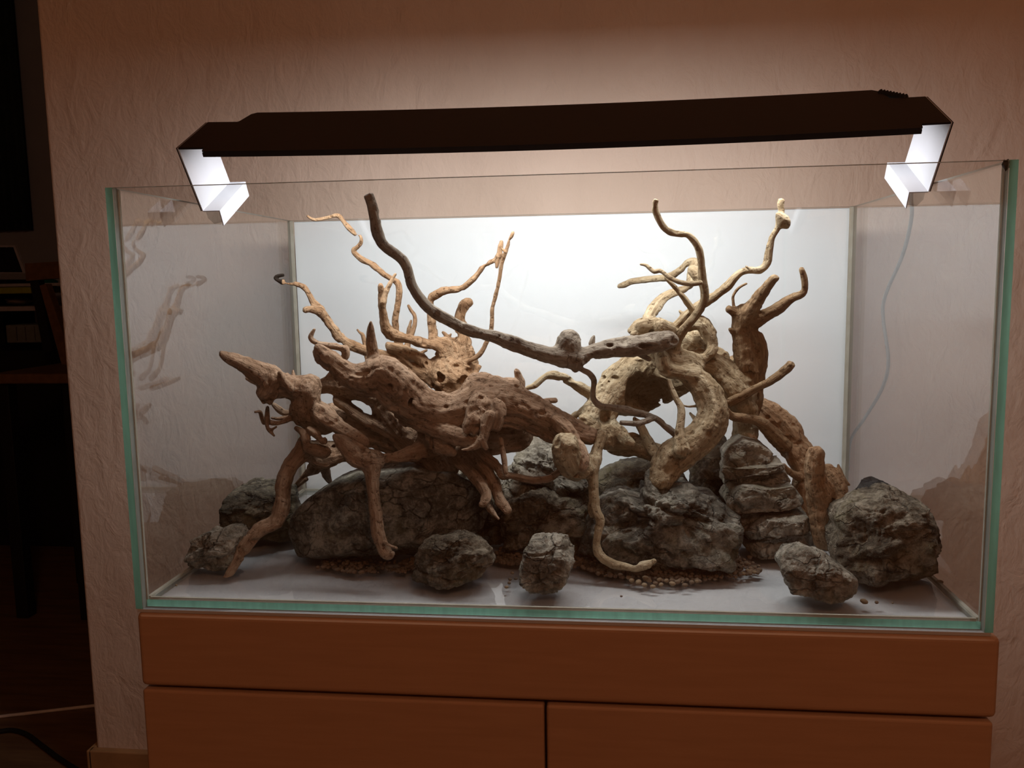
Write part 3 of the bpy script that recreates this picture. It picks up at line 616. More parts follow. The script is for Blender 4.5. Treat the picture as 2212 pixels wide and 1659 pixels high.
build_root('driftwood_root', 'large pale driftwood root arching high on the right with forked crown', WD['pale'], [
    ('trunk', .22, .24, '1364 714 18  1380 708 34  1408 705 38  1438 712 34  1454 722 28'), ('trunk', .21, .22, '1388 702 26  1412 698 26'), ('trunk', .21, .22, '1430 706 30  1446 712 30'), ('trunk', .21, .22, '1366 722 10  1400 722 16  1440 732 26  1452 738 24'),
    ('trunk', .24, .24, '1418 762 40  1440 775 60  1478 780 56  1500 790 50'), ('trunk', .22, .22, '1428 768 34  1436 796 36  1466 806 32  1495 810 44'),
    ('trunk', .23, .17, '1490 802 40  1500 814 54  1524 837 62  1537 867 66  1540 895 68  1529 923 70  1509 948 70  1486 966 72  1453 991 74  1436 1015 62  1428 1040 54'),
    ('trunk', .26, .27, '1478 776 44  1537 785 52  1567 807 64  1592 837 78  1602 867 68  1608 895 60  1610 935 56  1600 985 50'),
    ('trunk', .28, .28, '1500 760 40  1530 760 40  1559 772 36'),
    ('root', .28, .21, '1400 768 50  1385 785 64  1365 803 74  1342 828 84  1322 853 80  1302 883 74  1290 908 72  1298 930 60  1308 950 46'), ('+', .22, .20, '1312 925 50  1336 934 36  1355 952 24  1366 958 12'),
    ('+', .21, .21, '1260 905 24  1285 920 40'),
    ('root', .31, .30, '1340 850 96  1375 846 100  1410 838 92  1450 826 76  1485 815 60'), ('+', .31, .30, '1385 806 10  1398 804 20  1412 812 26'),
    ('root', .26, .24, '1330 960 50  1377 962 46  1410 975 40  1440 985 40'), ('root', .25, .23, '1375 905 18  1388 930 20  1400 955 22  1415 980 22'),
    ('root', .24, .22, '1228 912 14  1240 900 15  1252 890 15  1268 880 18  1290 876 30'),
    ('branch', .20, .24, '1135 840 7  1143 837 10  1156 832 13  1176 815 13  1192 810 19  1205 813 20  1228 822 20  1271 847 24  1300 860 28'),
    ('branch', .16, .24, '1418 430 13  1414 448 13  1424 475 14  1439 495 15  1460 504 14  1482 507 15  1501 522 16  1512 546 17  1515 574 17  1517 606 18  1522 636 19  1517 660 19  1498 687 19  1477 712 20  1461 739 22  1460 764 24  1470 785 30', 's'),
    ('branch', .22, .25, '1689 431 14  1686 445 14  1688 456 12  1684 466 14  1680 492 12  1667 514 14  1661 541 16  1657 568 16  1642 583 16  1615 584 15  1593 593 17  1572 617 19  1547 636 19  1520 655 20  1493 674 20  1471 696 22  1450 714 22', 's'), ('+', .21, .22, '1678 462 5  1688 472 22  1694 480 24  1700 490 10'), ('+', .22, .22, '1612 576 3  1622 583 8'),
    ('branch', .44, .30, '1338 618 9  1350 614 13  1365 608 14  1403 603 15  1444 598 15  1471 582 15  1488 566 14  1502 566 16  1500 584 26  1494 604 24  1484 622 19  1458 632 18  1433 645 20  1414 666 23  1402 687 25  1400 712 26'), ('+', .33, .33, '1498 585 26  1510 600 24'),
    ('twig', .20, .185, '1384 571 5  1395 573 7  1404 580 9  1414 587 10  1427 585 9  1444 598 9  1466 609 9  1493 613 11  1514 611 10'),
    ('twig', .21, .23, '1436 598 7  1442 606 9  1455 617 10  1474 639 12  1489 659 14  1500 675 16'),
    ('branch', .25, .24, '1490 704 30  1512 698 36  1530 716 34  1540 742 26  1533 762 22  1515 776 22  1500 788 24  1491 803 28'), ('+', .28, .28, '1470 740 30  1496 735 56  1510 752 40'), ('twig', .25, .25, '1468 672 4  1476 680 10  1484 692 14'),
    ('branch', .19, .16, '1446 824 10  1451 838 12  1461 862 13  1471 880 16  1471 903 18  1468 933 22  1472 971 34'), ('twig', .2, .22, '1470 872 5  1484 878 4  1503 877 4  1515 872 6'),
    ('twig', .23, .22, '1491 893 4  1500 903 9  1512 912 14'),
    # front root: stub with a bent leg that reaches down to the gravel
    ('root', .12, .17, '1221 958 50  1222 972 62  1234 1000 62  1258 1012 48  1280 998 34  1290 970 24  1300 940 26', 's'),
    ('root', .145, .095, '1284 995 26  1282 1032 22  1283 1070 22  1286 1104 25  1297 1125 22  1292 1151 20  1289 1178 19  1299 1202 21  1323 1218 19  1350 1224 18  1373 1227 19  1398 1221 18  1413 1212 11'), ('+', .13, .13, '1278 1095 14  1276 1115 6'),
], holes=[(1309, 906, 30, 38, .195, .026), (1408, 862, 124, 92, .262, .062), (1375, 850, 60, 90, .25, .045), (1418, 769, 14, 14, .205, .010), (1537, 848, 9, 16, .172, .006), (1543, 862, 9, 14, .170, .005), (1495, 740, 40, 40, .235, .014), (1530, 925, 30, 12, .150, .008), (1590, 828, 7, 8, .225, .008)], seed=4)
build_root('driftwood_stump', 'brown forked driftwood trunk standing behind the layered stone', WD['brown'], [
    ('trunk', .25, .29, '1606 680 44  1602 706 44  1606 739 45  1611 781 52  1616 822 54  1618 857 54  1612 890 50  1606 930 44  1600 985 40'),
    ('trunk', .25, .27, '1620 700 30  1634 725 24  1645 753 24  1645 780 26  1637 807 30  1630 840 34'),
    ('branch', .20, .25, '1675 601 16  1668 606 19  1650 631 24  1630 659 34  1610 684 42', 's'),
    ('branch', .22, .25, '1731 580 9  1733 588 12  1737 603 14  1738 622 15  1733 634 17  1710 645 20  1688 660 24  1661 677 27  1634 690 36', 's'),
    ('stub', .24, .25, '1575 668 18  1583 673 20  1598 682 26'), ('+', .245, .25, '1576 711 6  1584 716 16'),
    ('twig', .25, .26, '1612 613 3  1602 618 5  1592 626 6  1584 640 6  1585 662 6  1590 676 8'),
    ('branch', .20, .24, '1711 785 17  1700 797 18  1681 812 18  1660 826 18  1643 834 18  1605 855 20  1578 868 20', 's'),
    ('root', .20, .27, '1556 868 8  1563 878 14  1574 893 17  1587 901 18  1610 903 20  1643 913 26  1665 935 32  1690 960 40'),
    ('twig', .3, .29, '1570 782 16  1592 771 16  1610 768 16'),
], holes=[(1600, 745, 10, 30, .232, .006), (1640, 760, 12, 30, .250, .006)], seed=5)
build_root('driftwood_root', 'reddish hollow driftwood root sloping down beside the layered stone', WD['orange'], [
    ('trunk', .32, .26, '1615 868 50  1635 880 58  1668 902 72  1694 930 76  1712 958 70  1734 990 56  1755 1020 50  1775 1060 56  1785 1100 60  1788 1140 56  1790 1180 50'),
    ('trunk', .28, .27, '1720 985 46  1737 1030 46  1735 1074 54  1748 1110 50  1770 1150 50'),
    ('root', .27, .26, '1789 1010 18  1802 1035 30  1815 1060 30  1812 1088 32  1800 1115 36'), ('spur', .27, .27, '1811 1005 4  1813 1016 10  1816 1034 18  1834 1047 4'), ('root', .24, .26, '1692 1003 8  1706 1020 14  1726 1030 20'),
    ('root', .26, .24, '1615 930 20  1628 955 18  1640 985 14  1650 1010 12'),
    ('stump', .165, .18, '1764 975 34  1762 992 38  1760 1012 40  1762 1034 44  1771 1062 56  1778 1097 60  1781 1126 56  1784 1165 48', 's'), ('+', .2, .2, '1749 968 5  1751 978 6'),
], holes=[(1689, 928, 15, 30, .275, .016), (1700, 950, 30, 14, .275, .008), (1660, 918, 40, 10, .285, .008), (1718, 1000, 40, 16, .255, .012)], rough=1.2, seed=6)
#WOOD_END

# ------------------------------------------------------------------ rocks
RK = dict(
    grey=mat_rock('grey_stone', (0.022, 0.020, 0.015, 1), (0.098, 0.088, 0.068, 1), (0.275, 0.256, 0.207, 1)),
    dark=mat_rock('dark_stone', (0.015, 0.013, 0.009, 1), (0.059, 0.051, 0.035, 1), (0.165, 0.143, 0.101, 1), 0.4, 0.5),
    slab=mat_rock('layered_grey_stone', (0.058, 0.050, 0.037, 1), (0.204, 0.182, 0.142, 1), (0.396, 0.366, 0.298, 1), 0.2, 0.35),
    brown=mat_rock('brownish_stone', (0.025, 0.020, 0.013, 1), (0.097, 0.077, 0.052, 1), (0.247, 0.213, 0.159, 1), 0.5, 0.4),
    black=mat_rock('black_veined_stone', (0.008, 0.008, 0.008, 1), (0.018, 0.017, 0.016, 1), (0.05, 0.048, 0.045, 1), 0.6, 0.0),
)
_ico = {}
def ico(s):
    if s not in _ico:
        bm = bmesh.new(); bmesh.ops.create_icosphere(bm, subdivisions=s, radius=1.0)
        _ico[s] = (np.array([v.co[:] for v in bm.verts]), np.array([[v.index for v in f.verts] for f in bm.faces])); bm.free()
    v, f = _ico[s]; return v.copy(), f
def rock(name, label, mat, poly, Y, depth, sub=6, box_=0.62, facets=10, strata=None, rough=1.0, seed=0, tilt=0.0, cracks=(), parent=None, flat=()):
    """poly: traced outline in photo pixels on the plane Y; depth: half thickness in metres; strata: (spacing px, groove, tilt)"""
    rs = np.random.RandomState(seed + 50)
    P = np.array([atY(x, y, Y) for x, y in poly]); xy = P[:, [0, 2]]; xy[:, 1] = np.maximum(xy[:, 1], ZF + 0.001)
    c = (xy.min(0) + xy.max(0)) / 2; rel = xy - c
    v, f = ico(sub); th = np.arctan2(v[:, 2], v[:, 0])
    # radius of the traced polygon along each direction
    A = rel; B = np.roll(rel, -1, 0); R = np.zeros(len(v)); cth, sth = np.cos(th), np.sin(th)
    for a, b in zip(A, B):
        d = b - a; det = cth * -d[1] + sth * d[0]
        with np.errstate(divide='ignore', invalid='ignore'):
            t = (a[0] * -d[1] + a[1] * d[0]) / det; s_ = (cth * a[1] - sth * a[0]) / det * -1
            s_ = np.where(np.abs(d[0]) > np.abs(d[1]), (t * cth - a[0]) / d[0] if abs(d[0]) > 1e-12 else s_, (t * sth - a[1]) / d[1] if abs(d[1]) > 1e-12 else s_)
        ok = (t > 0) & (s_ >= -1e-6) & (s_ <= 1 + 1e-6) & np.isfinite(t); R = np.where(ok & (t > R), t, R)
    s = np.hypot(v[:, 0], v[:, 2]); Rb = R
    q = np.stack([Rb * s ** box_ * cth, depth * np.sign(v[:, 1]) * np.abs(v[:, 1]) ** box_, Rb * s ** box_ * sth], 1)
    sz = (rel.max(0) - rel.min(0)).max() / 2
    # chiselled facets, mostly on the faces turned to the front and the top
    for nrm, hh in flat:
        nrm = np.array(nrm, float); nrm /= np.linalg.norm(nrm); dd = q @ nrm; ex = np.maximum(dd - hh * dd.max(), 0); q -= nrm * (ex * 0.97)[:, None]
    for i in range(facets):
        nrm = rs.randn(3); nrm[1] -= 0.9 * abs(rs.randn()) ; nrm[2] += 0.35; nrm /= np.linalg.norm(nrm)
        if abs(nrm[1]) < 0.35: nrm[1] = -0.5; nrm /= np.linalg.norm(nrm)
        dd = q @ nrm; hmax = dd.max(); h = hmax * (0.78 + 0.14 * rs.rand()); ex = np.maximum(dd - h, 0); q -= nrm * (ex * 0.92)[:, None]
    nn = q / (np.linalg.norm(q, axis=1)[:, None] + 1e-9); off = rs.rand(3) * 30
    p = q + off * 0.1
    n1 = fbm(p / (sz * 0.55), 4); n2 = np.abs(vnoise(p / (sz * 0.28) + 9)); n3 = fbm(p / 0.009, 3)
    cell = np.round(fbm(p / (sz * 0.38) + 3.1, 2) * 3.2) / 3.2      # plateaus with sharp steps
    rid = 1 - 2 * np.abs(vnoise(p / 0.025 + 21)); rid2 = 1 - 2 * np.abs(vnoise(p / 0.0075 + 2)); cell2 = np.round(fbm(p / 0.02 + 8.1, 3) * 2.5) / 2.5
    dis = sz * (0.055 * n1 - 0.10 * (0.35 - n2) * (n2 < 0.35) + 0.055 * cell) + 0.0010 * n3 - 0.0024 * np.maximum(rid - 0.55, 0) * 2.2 - 0.0014 * np.maximum(rid2 - 0.5, 0) * 2 + 0.0016 * cell2
    ang = 0.25 + 0.3 * rs.randn(); ca_, sa_ = math.cos(ang), math.sin(ang)
    pa = np.stack([p[:, 0] * ca_ + p[:, 2] * sa_, p[:, 1], (-p[:, 0] * sa_ + p[:, 2] * ca_) * 2.8], 1)
    ch = fbm(pa / 0.042 + 5, 3) * 3.5; chf = np.floor(ch); chs = ch - chf; dis += 0.0042 * (chf + np.clip((chs - 0.75) / 0.25, 0, 1)) / 3.5 * 2.0     # chipped layers
    if strata:
        sp, gr, ti = strata; sp = sp * pxsize(atY(poly[0][0], poly[0][1], Y))
        t = (q[:, 2] + ti * q[:, 0] + 0.15 * q[:, 1] + 0.25 * sp * fbm(p / (sz * 0.5) + 17, 3)) / sp
        lay = np.floor(t); fr = t - lay; lh = (np.sin(lay * 12.9898 + seed) * 43758.5453) % 1.0
        dis += sz * (0.10 * (lh - 0.5)) - gr * np.exp(-((np.minimum(fr, 1 - fr)) / 0.09) ** 2) * (0.4 + 0.6 * (vnoise(p / 0.02 + 4) > -0.25))
    for (xa, ya, xb, yb, wd, dp) in cracks:
        a = atY(xa, ya, Y)[[0, 2]] - c; b = atY(xb, yb, Y)[[0, 2]] - c; d = b - a; L2 = d @ d
        pp = q[:, [0, 2]] + 0.004 * np.stack([vnoise(p / 0.012), vnoise(p / 0.012 + 40)], 1); h = np.clip(((pp - a) @ d) / L2, 0, 1)
        dist = np.linalg.norm(pp - a - h[:, None] * d, axis=1); wdm = wd * pxsize(atY(xa, ya, Y)); dis -= dp * np.exp(-(dist / wdm) ** 2) * (q[:, 1] < 0.2 * depth)
    side = 0.35 + 0.65 * np.abs(v[:, 1])                             # keep the traced outline
    q = q + nn * (dis * rough * side)[:, None]
    w_ = q + np.array([c[0], Y, c[1]]); w_[:, 2] = np.maximum(w_[:, 2], ZF + 0.0002)
    w_[:, 1] = np.clip(w_[:, 1], T + 0.004, D - T - 0.004); w_[:, 0] = np.clip(w_[:, 0], -W / 2 + T + 0.005, W / 2 - T - 0.005)
    me = mesh_np(name, w_, f); me.materials.append(mat)
    if parent: return link(name, me, None, parent)
    o = bpy.data.objects.new(name, me); COL.objects.link(o)
    me.transform(Matrix.Translation((-c[0], -Y, -ZF))); o.location = (c[0], Y, ZF)
    return tag(o, label, 'stone', 'stones in the tank')

rock('stone', 'dark mossy stone behind the long leaning root leg at the left', RK['dark'], [(455, 1140), (465, 1095), (490, 1060), (530, 1048), (580, 1050), (640, 1062), (662, 1110), (655, 1180), (560, 1188), (470, 1165)], .235, .06, seed=1)
rock('stone', 'small pale topped stone at the foot of the long root leg', RK['slab'], [(397, 1218), (402, 1190), (420, 1160), (455, 1145), (500, 1136), (533, 1140), (543, 1165), (525, 1190), (512, 1215), (497, 1245), (450, 1255), (405, 1243)], .112, .028, seed=2, sub=6, facets=8, flat=(((0.2, -0.6, 1), 0.70), ((-0.5, -1, -0.2), 0.75), ((0.7, -1, 0.1), 0.8)), rough=1.2)
rock('boulder', 'largest smooth dark grey boulder under the tan root', RK['grey'], [(634, 1135), (645, 1095), (690, 1055), (740, 1025), (800, 1008), (900, 1004), (1000, 1012), (1050, 1045), (1068, 1095), (1045, 1140), (990, 1165), (940, 1190), (900, 1215), (850, 1235), (760, 1233), (690, 1216), (655, 1188), (640, 1165)], .185, .085, seed=3, facets=7, rough=0.55, box_=0.75)
rock('stone', 'knobbly brown stone lying before the largest boulder', RK['brown'], [(895, 1210), (903, 1180), (930, 1160), (985, 1150), (1040, 1158), (1058, 1170), (1073, 1207), (1050, 1235), (1010, 1264), (960, 1257), (900, 1240)], .085, .035, seed=4, strata=(38, .004, .2), rough=1.2)
rock('stone', 'pale cracked stone behind the hooked root stub', RK['slab'], [(1085, 1080), (1095, 1020), (1125, 965), (1160, 948), (1208, 955), (1240, 985), (1275, 1035), (1288, 1100), (1200, 1115), (1110, 1110)], .27, .06, seed=5, facets=14, rough=1.5, strata=(40, .004, .5))
rock('stone', 'brown crumbly stone between boulder and thin bent root leg', RK['brown'], [(1085, 1150), (1090, 1090), (1130, 1060), (1200, 1055), (1255, 1075), (1275, 1120), (1262, 1190), (1220, 1215), (1150, 1215), (1095, 1195)], .21, .05, seed=26, rough=1.9, facets=5)
rock('stone', 'dark low stone filling the gap right of the largest boulder', RK['dark'], [(1015, 1190), (1020, 1110), (1050, 1070), (1090, 1065), (1120, 1090), (1125, 1190), (1060, 1205)], .25, .04, seed=16, sub=5, rough=1.5)
rock('stone', 'small blocky grey stone with flat cracked top', RK['slab'], [(1120, 1225), (1133, 1200), (1148, 1168), (1195, 1160), (1227, 1163), (1241, 1182), (1234, 1225), (1228, 1250), (1212, 1274), (1180, 1288), (1145, 1272), (1127, 1248)], .055, .034, seed=7, facets=5, flat=(((0, -1, 0.05), 0.75), ((0, -0.75, 1), 0.72)), strata=(58, .004, -.1), cracks=[(1145, 1190, 1235, 1180, 2.5, .004), (1190, 1215, 1205, 1175, 2.5, .004)])
rock('boulder', 'big rugged grey green boulder beneath the pale root', RK['grey'], [(1262, 1130), (1300, 1075), (1340, 1060), (1383, 1072), (1393, 1027), (1440, 1030), (1495, 1042), (1512, 1058), (1540, 1060), (1562, 1085), (1602, 1112), (1613, 1150), (1602, 1198), (1560, 1228), (1500, 1236), (1400, 1228), (1320, 1230), (1262, 1242), (1240, 1225), (1246, 1180)], .185, .075, seed=8, facets=12, rough=1.5, strata=(60, .004, .35), cracks=[(1390, 1062, 1560, 1105, 5, .010), (1330, 1150, 1470, 1200, 5, .007)])
lay = empty('layered_stone', tuple(atY(1660, 1150, .225)[:2]) + (ZF,)); tag(lay, 'tall grey stone of thick cracked layers', 'stone', 'stones in the tank')
for i, (dp, yy, pl) in enumerate((
    (.036, .235, [(1562, 1012), (1560, 975), (1574, 955), (1600, 940), (1640, 953), (1668, 975), (1672, 994), (1630, 1001), (1590, 1006)]),
    (.042, .230, [(1558, 1012), (1562, 1002), (1620, 999), (1688, 993), (1693, 1006), (1640, 1013), (1600, 1018), (1562, 1030)]),
    (.042, .228, [(1558, 1040), (1562, 1020), (1595, 1014), (1640, 1016), (1692, 1010), (1704, 1036), (1650, 1041), (1600, 1046), (1570, 1056)]),
    (.046, .222, [(1562, 1078), (1570, 1050), (1600, 1036), (1650, 1041), (1705, 1036), (1726, 1062), (1729, 1079), (1690, 1090), (1640, 1094), (1600, 1098), (1574, 1100)]),
    (.042, .225, [(1576, 1120), (1575, 1098), (1610, 1090), (1650, 1092), (1690, 1092), (1732, 1100), (1736, 1110), (1690, 1108), (1640, 1125), (1605, 1140)]),
    (.050, .215, [(1596, 1150), (1612, 1125), (1645, 1104), (1690, 1098), (1735, 1103), (1748, 1122), (1742, 1136), (1690, 1138), (1640, 1148), (1610, 1165)]),
    (.048, .218, [(1600, 1170), (1630, 1148), (1680, 1138), (1740, 1137), (1753, 1150), (1753, 1185), (1722, 1208), (1660, 1216), (1612, 1206)]))):
    cyp = (min(q_[1] for q_ in pl) + max(q_[1] for q_ in pl)) / 2
    rock('layer', '', RK['slab'], [(x_, cyp + (y_ - cyp) * 0.95) for x_, y_ in pl], yy + 0.004 * (-1) ** i, dp, seed=70 + i, facets=2, rough=0.7, box_=0.36, sub=6, parent=lay, flat=(((0.1 * (-1) ** i, -1, 0.12), 0.74), ((0.9, -1, 0.1), 0.80), ((-0.9, -1, 0.1), 0.80)))
rock('core', '', RK['dark'], [(1566, 1000), (1600, 960), (1660, 985), (1695, 1040), (1722, 1090), (1740, 1140), (1735, 1195), (1620, 1200), (1600, 1150), (1572, 1090)], .235, .034, seed=80, sub=4, parent=lay)
rock('stone', 'small wedge shaped stone with slit on top before the tall layered stone', RK['slab'], [(1678, 1205), (1690, 1187), (1735, 1182), (1775, 1195), (1820, 1225), (1849, 1247), (1845, 1270), (1800, 1289), (1755, 1291), (1700, 1273), (1688, 1240)], .052, .036, seed=10, facets=6, flat=(((-0.1, -0.7, 1), 0.70), ((-0.3, -1, -0.3), 0.8)), rough=0.8, cracks=[(1698, 1199, 1730, 1193, 2.2, .006), (1760, 1215, 1790, 1240, 1.8, .003)])
rock('boulder', 'big brown mossy boulder next to the right glass pane', RK['brown'], [(1780, 1185), (1793, 1145), (1800, 1110), (1828, 1075), (1850, 1060), (1900, 1052), (1950, 1065), (1992, 1080), (2012, 1110), (2030, 1160), (2035, 1228), (2005, 1240), (1950, 1256), (1880, 1256), (1830, 1238), (1790, 1210)], .135, .07, seed=11, facets=12, rough=1.3)
rock('stone', 'black white veined stone peeking out behind the big brown boulder', RK['black'], [(1846, 1070), (1868, 1046), (1895, 1036), (1925, 1044), (1948, 1064), (1950, 1120), (1850, 1120)], .22, .03, seed=12, sub=5)
rock('stone', 'dark filler stone added in the shadowed gap between pale trunk and tall layered stone', RK['dark'], [(1480, 1090), (1488, 1010), (1515, 968), (1545, 938), (1572, 945), (1588, 1000), (1600, 1070), (1595, 1120), (1490, 1120)], .31, .04, seed=13, sub=5)  # added filler: its dark mass stands in for the shade beside the trunk
rock('stone', 'dark filler stone added in the shadowed hollow under the arch of the pale root', RK['dark'], [(1262, 1120), (1270, 1060), (1300, 1015), (1340, 996), (1390, 990), (1435, 998), (1475, 1020), (1500, 1060), (1500, 1130), (1270, 1140)], .30, .05, seed=15, sub=5)  # added stone that keeps the shaded hollow below the arch dark
rock('stone', 'rough grey stone hidden behind the largest boulder under the orange root', RK['slab'], [(870, 1030), (900, 1000), (960, 995), (1020, 1000), (1070, 1010), (1095, 1050), (1085, 1100), (880, 1090)], .31, .045, seed=14, sub=5, rough=1.6)

v_, f_ = ico(3); v_ = v_ * (1 + 0.4 * vnoise(v_ * 2.2))[:, None] * np.array([.0032, .0025, .0045]) + np.array([W / 2 - T - 0.0015, 0.004, TB + H - 0.004])
link('glue_residue', mesh_np('glue_residue', v_, f_), M['rubber'], tank)['label'] = 'dark glue residue at the front corner'
# ------------------------------------------------------------------ gravel
def pebble_mesh(i):
    v, f = ico(2); rs = np.random.RandomState(i + 900); v = v * (1 + 0.22 * vnoise(v * 1.3 + rs.rand(3) * 9))[:, None] * np.array([1, .85, .7])
    return v, f
M['gravel'] = plain('brown_gravel', (0.12, 0.08, 0.05, 1), 0.85, var=0.55, scale=60, bump=0.3)
M['gravelL'] = plain('light_brown_gravel', (0.21, 0.15, 0.09, 1), 0.85, var=0.35, scale=60, bump=0.3)
protos = [mesh_np('pebble', *pebble_mesh(i)) for i in range(6)]
for i, me in enumerate(protos): me.materials.append(M['gravelL'] if i % 2 else M['gravel'])
rs = np.random.RandomState(11)
def gravel(name, label, spans, count, size):
    V = []; Fc = []; nb = 0
    for k in range(count):
        xa, ya, xb, yb, spread = spans[rs.randint(len(spans))]; t = rs.rand()
        p = atZ(xa + (xb - xa) * t, ya + (yb - ya) * t, ZF); y = p[1] + abs(rs.randn()) * spread; r = size * (0.6 + 0.8 * rs.rand())
        v, f = pebble_mesh(rs.randint(40)); f = f; ang = rs.rand() * 6.28; ca, sa = math.cos(ang), math.sin(ang)
        v = v @ np.array([[ca, -sa, 0], [sa, ca, 0], [0, 0, 1]]) * r; z = ZF + r * 0.5 + rs.rand() ** 2 * 0.004 * min(1, abs(y - p[1]) / 0.02)
        V.append(v + np.array([p[0] + rs.randn() * 0.004, min(max(y, 0.02), .48), z])); Fc.append(f + nb); nb += len(v)
    me = mesh_np(name, np.vstack(V), np.vstack(Fc)); me.materials.append(M['gravel']); o = bpy.data.objects.new(name, me); COL.objects.link(o)
    return tag(o, label, 'gravel', kind='stuff')
gravel('gravel_heap', 'dark brown gravel under the front of the largest boulder', [(690, 1228, 760, 1240, .02), (740, 1240, 880, 1240, .02), (860, 1240, 900, 1228, .02)], 260, .0026)
gravel('gravel_heap', 'brown gravel spilled round the big rugged grey green boulder', [(1240, 1225, 1330, 1250, .02), (1320, 1248, 1480, 1262, .025), (1470, 1262, 1640, 1240, .025), (1060, 1215, 1130, 1225, .02)], 700, .0027)
def pebble(px, py, size, label, group=None):
    p = atZ(px, py, ZF); me = protos[rs.randint(6)]; o = bpy.data.objects.new('pebble', me); COL.objects.link(o)
    o.location = (p[0], p[1], ZF + size * 0.62); o.scale = (size,) * 3; o.rotation_euler = (0, 0, rs.rand() * 6.28)
    return tag(o, label, 'pebble', group)
for (px, py) in ((1380, 1262), (1392, 1268), (1402, 1258), (1415, 1264), (1428, 1266), (1440, 1258), (1452, 1265), (1463, 1262), (1475, 1258), (1494, 1262), (1505, 1259), (1365, 1258), (1358, 1252), (1345, 1250),
                 (1395, 1254), (1410, 1271), (1425, 1256), (1447, 1250), (1480, 1268), (1590, 1240), (1605, 1243), (1617, 1238), (1630, 1240), (1640, 1236), (1575, 1246)):
    pebble(px, py, .0028 + .0014 * rs.rand(), 'small light brown pebble at the rim of the gravel before the rugged boulder', 'pebbles at the gravel rim')
for (px, py) in ((1107, 1240), (1102, 1254), (1114, 1253), (1094, 1271), (1100, 1262)):
    pebble(px, py, .0024, 'tiny loose pebble on the white floor beside the blocky stone', 'loose pebbles by the blocky stone')
pebble(1866, 1304, .0040, 'pale flat crumb on the floor before the wedge stone'); pebble(1894, 1304, .0024, 'small dark pebble beside the pale crumb'); pebble(1928, 1304, .0014, 'tiniest dark grit grain beside the dark pebble')
pebble(2030, 1262, .0038, 'dark pebble against the seam of the right pane'); pebble(1342, 1290, .0016, 'tiny pale crumb on the floor before the thin bent leg'); pebble(381, 1266, .0016, 'tiny dark grain on the floor before the pale topped stone')

# ------------------------------------------------------------------ dark room seen past the wall's end
DK = dict(
    wallg=plain('grey_blue_wall_paint', (0.32, 0.34, 0.40, 1), 0.9, var=0.05, scale=8), curtain=plain('dark_teal_curtain', (0.022, 0.038, 0.042, 1), 0.95, var=0.2, scale=20),
    blackf=plain('black_furniture', (0.010, 0.009, 0.008, 1), 0.6), desk=plain('pale_desk_top', (0.42, 0.41, 0.46, 1), 0.5), lime=plain('lime_green_plastic', (0.32, 0.36, 0.03, 1), 0.5),
    chair=plain('dark_oak', (0.16, 0.09, 0.045, 1), 0.5, var=0.25), teal=plain('teal_plastic', (0.01, 0.16, 0.11, 1), 0.5), screen=plain('black_glass', (0.008, 0.008, 0.012, 1), 0.25),
    silver=plain('silver_plastic', (0.45, 0.45, 0.52, 1), 0.4), clutter=plain('beige_cloth', (0.20, 0.16, 0.13, 1), 0.9, var=0.3), basket=plain('grey_green_plastic', (0.16, 0.18, 0.17, 1), 0.6),
)
RY_ = 2.9
o = box('wall_rear', -6, 1.5, RY_, RY_ + 0.1, FL, 2.5, DK['wallg']); tag(o, 'grey blue rear wall of the dark next room', kind='structure')
def pbox(name, px0, py0, px1, py1, Y, dy, mat, parent=None, bevel=0.004):
    a = atY(px0, py0, Y); b = atY(px1, py1, Y); return box(name, min(a[0], b[0]), max(a[0], b[0]), Y, Y + dy, min(a[2], b[2]), max(a[2], b[2]), mat, parent, bevel)
# curtain with folds
Yc = 2.865; xl = atY(-120, 300, Yc)[0]; xr = atY(53, 300, Yc)[0]; zt = 2.4; zbm = atY(30, 497, Yc)[2]
bm = bmesh.new(); n = 90; R = []
for i in range(n):
    t = i / (n - 1); x = xl + (xr - xl) * t; y = Yc + 0.018 * math.sin(t * 60) ; R.append([bm.verts.new((x, y, zbm)), bm.verts.new((x, y, zt)), bm.verts.new((x, y + 0.006, zt)), bm.verts.new((x, y + 0.006, zbm))])
for i in range(n - 1):
    for k in range(4): bm.faces.new((R[i][k], R[i][(k + 1) % 4], R[i + 1][(k + 1) % 4], R[i + 1][k]))
o = link('curtain', bm_mesh('curtain', bm, True), DK['curtain']); tag(o, 'dark teal curtain hanging in the dark next room', 'curtain')
# desk with drawer block, shelf and things
Yd = 2.15
dz = float(atY(60, 612, Yd)[2]); dl = float(atY(-140, 620, Yd)[0]); dr = float(atY(190, 620, Yd)[0])
desk = empty('desk', (dl + 0.6, Yd + 0.25, FL)); tag(desk, 'dark desk with pale top in the unlit next room', 'desk')
z2 = float(atY(60, 655, Yd)[2]); z3 = float(atY(60, 700, Yd)[2])
box('desk_top', dl, dr, Yd, Yd + 0.55, dz - 0.012, dz, DK['desk'], desk, 0.002)
box('shelf', dl, dr, Yd + 0.02, Yd + 0.55, z2 - 0.03, z2 - 0.012, DK['desk'], desk, 0.002)
box('drawer_block', dl, dr, Yd + 0.01, Yd + 0.55, FL, z3 - 0.10, DK['blackf'], desk, 0.004)
for xx in (dl + 0.01, dr - 0.03): box('leg', xx, xx + 0.03, Yd + 0.3, Yd + 0.5, z3 - 0.11, dz - 0.012, DK['blackf'], desk)
o = pbox('strip_box', -60, 622, 66, 634, Yd - 0.004, 0.20, DK['lime']); o.location.z += 0.0; tag(o, 'lime green flat box between desk top and shelf', 'box')
lap = empty('laptop', tuple(atY(0, 612, Yd + 0.1))); tag(lap, 'open dark laptop with silver rim on the desk', 'laptop')
a = atY(-60, 530, Yd + .2); b = atY(32, 530, Yd + .2); c = atY(56, 590, Yd + .2); d = atY(-60, 590, Yd + .2)
